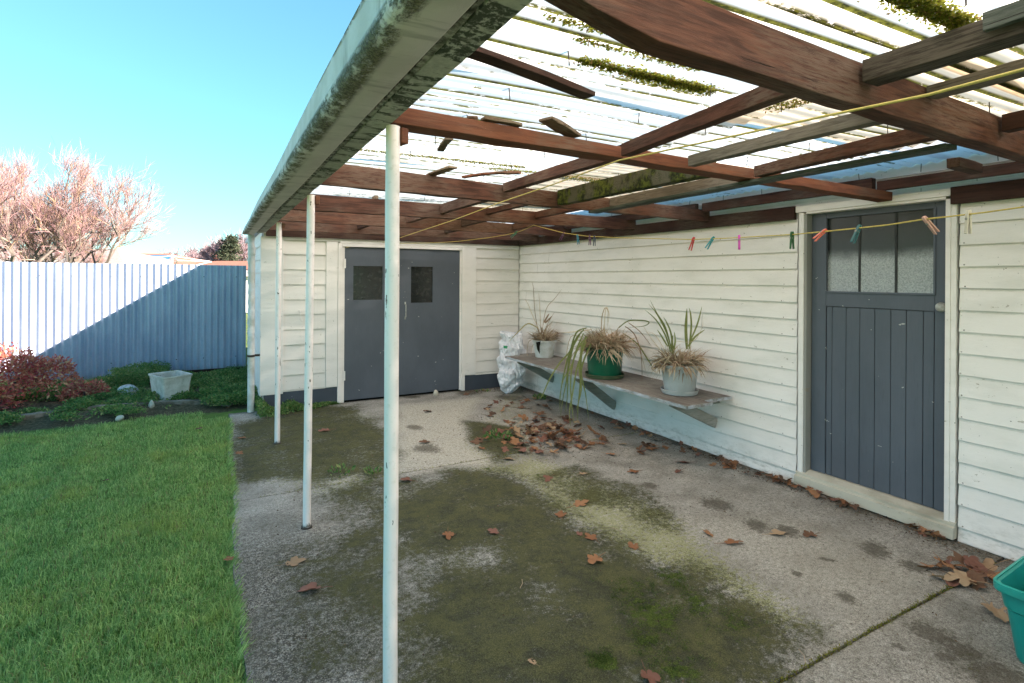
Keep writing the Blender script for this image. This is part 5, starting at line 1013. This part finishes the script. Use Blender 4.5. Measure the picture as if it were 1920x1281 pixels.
def conifer(base, h, label):
    t = thing('conifer_tree', base, label, 'tree'); r = RNG; m = MB(); m.tube([base, (base[0], base[1], h*.96)], [.16, .04], 8); m.build('trunk', M['treebark'], t); P = []; Dd = []
    for lv in np.linspace(.3, 1, 15):
        for a in r.random(5)*6.28:
            L = (1.25*(1-lv)**.6+.28)*(.5+.7*r.random()); n = 75; q = r.random(n)**.7*L; zz = h*lv+.12*r.normal(size=n)-.05*q; P.append(np.stack([base[0]+q*np.cos(a)+.1*r.normal(size=n), base[1]+q*np.sin(a)+.1*r.normal(size=n), zz], 1)); Dd.append(np.stack([np.full(n, np.cos(a)), np.full(n, np.sin(a)), .3*r.normal(size=n)], 1)+.5*r.normal(size=(n, 3)))
    P = np.concatenate(P); V, F, q = leafcloud(P, np.concatenate(Dd), .2, .07); npmesh('crown', V, F, M['conifer'], t, rnd=q)
conifer(far(430, 36), 4.15, 'dark layered conifer standing above the fence near the shed corner')
def ball(name, u, Z, rr, zc, mat, label):
    b = far(u, Z); t = shrub(name, label, [((b[0], b[1], zc), rr, .8), ((b[0]+rr*.7, b[1], zc-.15), rr*.7, .8), ((b[0]-rr*.6, b[1]+.2, zc-.1), rr*.6, .8)], 2600, .09, mat, 8, base=(b[0], b[1], 0))
ball('yellow_shrub', 408, 22, .42, 1.68, M['yelleaf'], 'yellow green shrub top peeping over the fence'); ball('yellow_shrub', 423, 24, .32, 1.82, M['yelleaf'], 'smaller yellow shrub top beside the dark conifer')
RF = {'red': simple('brick red roof tiles', (.28, .12, .085), (.20, .085, .06), 9, .85, .4), 'grey': simple('grey roof tiles', (.26, .23, .22), (.19, .17, .16), 9, .85, .4), 'wall': simple('pale wall', (.66, .64, .58), (.56, .54, .5), 4, .8, .1), 'pane': simple('dark pane', (.03, .04, .05), rough=.15, bump=0), 'solar': simple('blue solar panel', (.03, .12, .40), (.03, .10, .34), 5, .2, .0, spec=.6)}
def farhouse(u, Z, wd, dp, eave, ridge, roof, label, solar=False, chimney=False, ridge_dir=0):
    b = far(u, Z); t = thing('bungalow', b, label, 'house'); ang = R(-28.8); mt = Matrix.Rotation(ang, 3, 'Z')
    def T(p): return tuple(mt @ Vector(p)+Vector(b))
    def part(nm, m, mat, par=None, bev=0): m.v = [T(p) for p in m.v]; return m.build(nm, mat, par or t)
    m = MB(); m.bb(-wd/2, wd/2, -dp/2, dp/2, 0, eave); part('wall', m, RF['wall'])
    m = MB(); o_ = .4; a, c = wd/2+o_, dp/2+o_; rw = wd/2-dp/2*.8; m.add([(-a, -c, eave), (a, -c, eave), (a, c, eave), (-a, c, eave), (-rw, 0, ridge), (rw, 0, ridge), (-a, -c, eave-.12), (a, -c, eave-.12), (a, c, eave-.12), (-a, c, eave-.12)], [(0, 1, 5, 4), (1, 2, 5), (2, 3, 4, 5), (3, 0, 4), (0, 6, 7, 1), (1, 7, 8, 2), (2, 8, 9, 3), (3, 9, 6, 0), (9, 8, 7, 6)]); rf = part('roof', m, RF[roof])
    for k_ in (-.28, .05, .33): m = MB(); m.bb(wd*k_-.6, wd*k_+.6, -dp/2-.03, -dp/2-.004, .9, eave-.35); part('window', m, RF['pane'])
    if solar: m = MB(); s0, s1 = .2, .75; f = lambda s_: (-c+s_*c, eave+s_*(ridge-eave)+.06); m.add([(-1.5, f(s0)[0], f(s0)[1]), (3.2, f(s0)[0], f(s0)[1]), (2.8, f(s1)[0], f(s1)[1]), (-1.5, f(s1)[0], f(s1)[1]), (-1.5, f(s0)[0], f(s0)[1]-.04), (3.2, f(s0)[0], f(s0)[1]-.04), (2.8, f(s1)[0], f(s1)[1]-.04), (-1.5, f(s1)[0], f(s1)[1]-.04)], [(0, 1, 2, 3), (7, 6, 5, 4), (0, 4, 5, 1), (1, 5, 6, 2), (2, 6, 7, 3), (3, 7, 4, 0)]); part('solar_panel', m, RF['solar'], rf)
    if chimney: m = MB(); m.bb(wd*.18, wd*.18+.5, -.3, .3, ridge-.5, ridge+.75); m.bb(wd*.18-.06, wd*.18+.56, -.36, .36, ridge+.752, ridge+.83); part('chimney', m, RF['red'], rf)
    return t
farhouse(265, 34, 9, 7, 2.2, 3.05, 'red', 'bungalow with brick red roof and blue solar panels right of the large bare tree', True)
farhouse(350, 40, 9, 7, 2.2, 3.0, 'red', 'bungalow with brick red roof and a chimney beyond the fence', False, True)
farhouse(60, 30, 15, 7, 2.15, 3.1, 'grey', 'long bungalow with grey roof behind the bare trees')
farhouse(-160, 34, 12, 7, 2.15, 3.2, 'grey', 'grey roofed bungalow beyond the left edge')
farhouse(440, 34, 7, 6, 2.05, 2.6, 'red', 'low bungalow with pinkish roof behind the dark conifer')
farhouse(395, 24, 2.8, 3, 1.75, 2.12, 'grey', 'small pale outbuilding gable just over the fence')
# rotary clothes hoist
b = far(322, 14.5); t = thing('rotary_clothesline', b, 'white rotary clothes hoist frame seen over the top of the fence', 'clothes hoist')
m = MB(); m.tube([b, (b[0], b[1], 2.18)], .025, 8); m.build('pole', M['trim'], t)
for a in (0.2, 1.77, 3.34, 4.91): m = MB(); m.tube([(b[0], b[1], 1.75), (b[0]+.95*math.cos(a), b[1]+.95*math.sin(a), 2.02)], .014, 6); m.tube([(b[0], b[1], 2.15), (b[0]+.95*math.cos(a), b[1]+.95*math.sin(a), 2.02)], .008, 6); m.build('arm', M['trim'], t)
m = MB()
for q in (.5, .95): m.tube([(b[0]+q*math.cos(a), b[1]+q*math.sin(a), 1.75+.27*q/.95) for a in (0.2, 1.77, 3.34, 4.91, 6.48)], .004, 4)
m.build('line', M['trim'], t)
# neighbouring hedge line far off so the horizon is not bare
def hedge(u0, u1, Z, h, label):
    r = RNG; n = 9000; uu = u0+(u1-u0)*r.random(n); P = []; 
    for i in range(n): b_ = far(uu[i], Z); P.append((b_[0], b_[1]+r.normal()*.3, (h+.4*math.sin(uu[i]*.11)+.25*math.sin(uu[i]*.37))*r.random()))
    V, F, q = leafcloud(np.array(P), r.normal(size=(n, 3)), .3, .2); o = npmesh('distant_hedge', V, F, M['twigfar'], rnd=q); tag(o, label, 'hedge', kind='stuff')
hedge(-250, 480, 70, 2.9, 'distant hedge and scrub along the horizon')
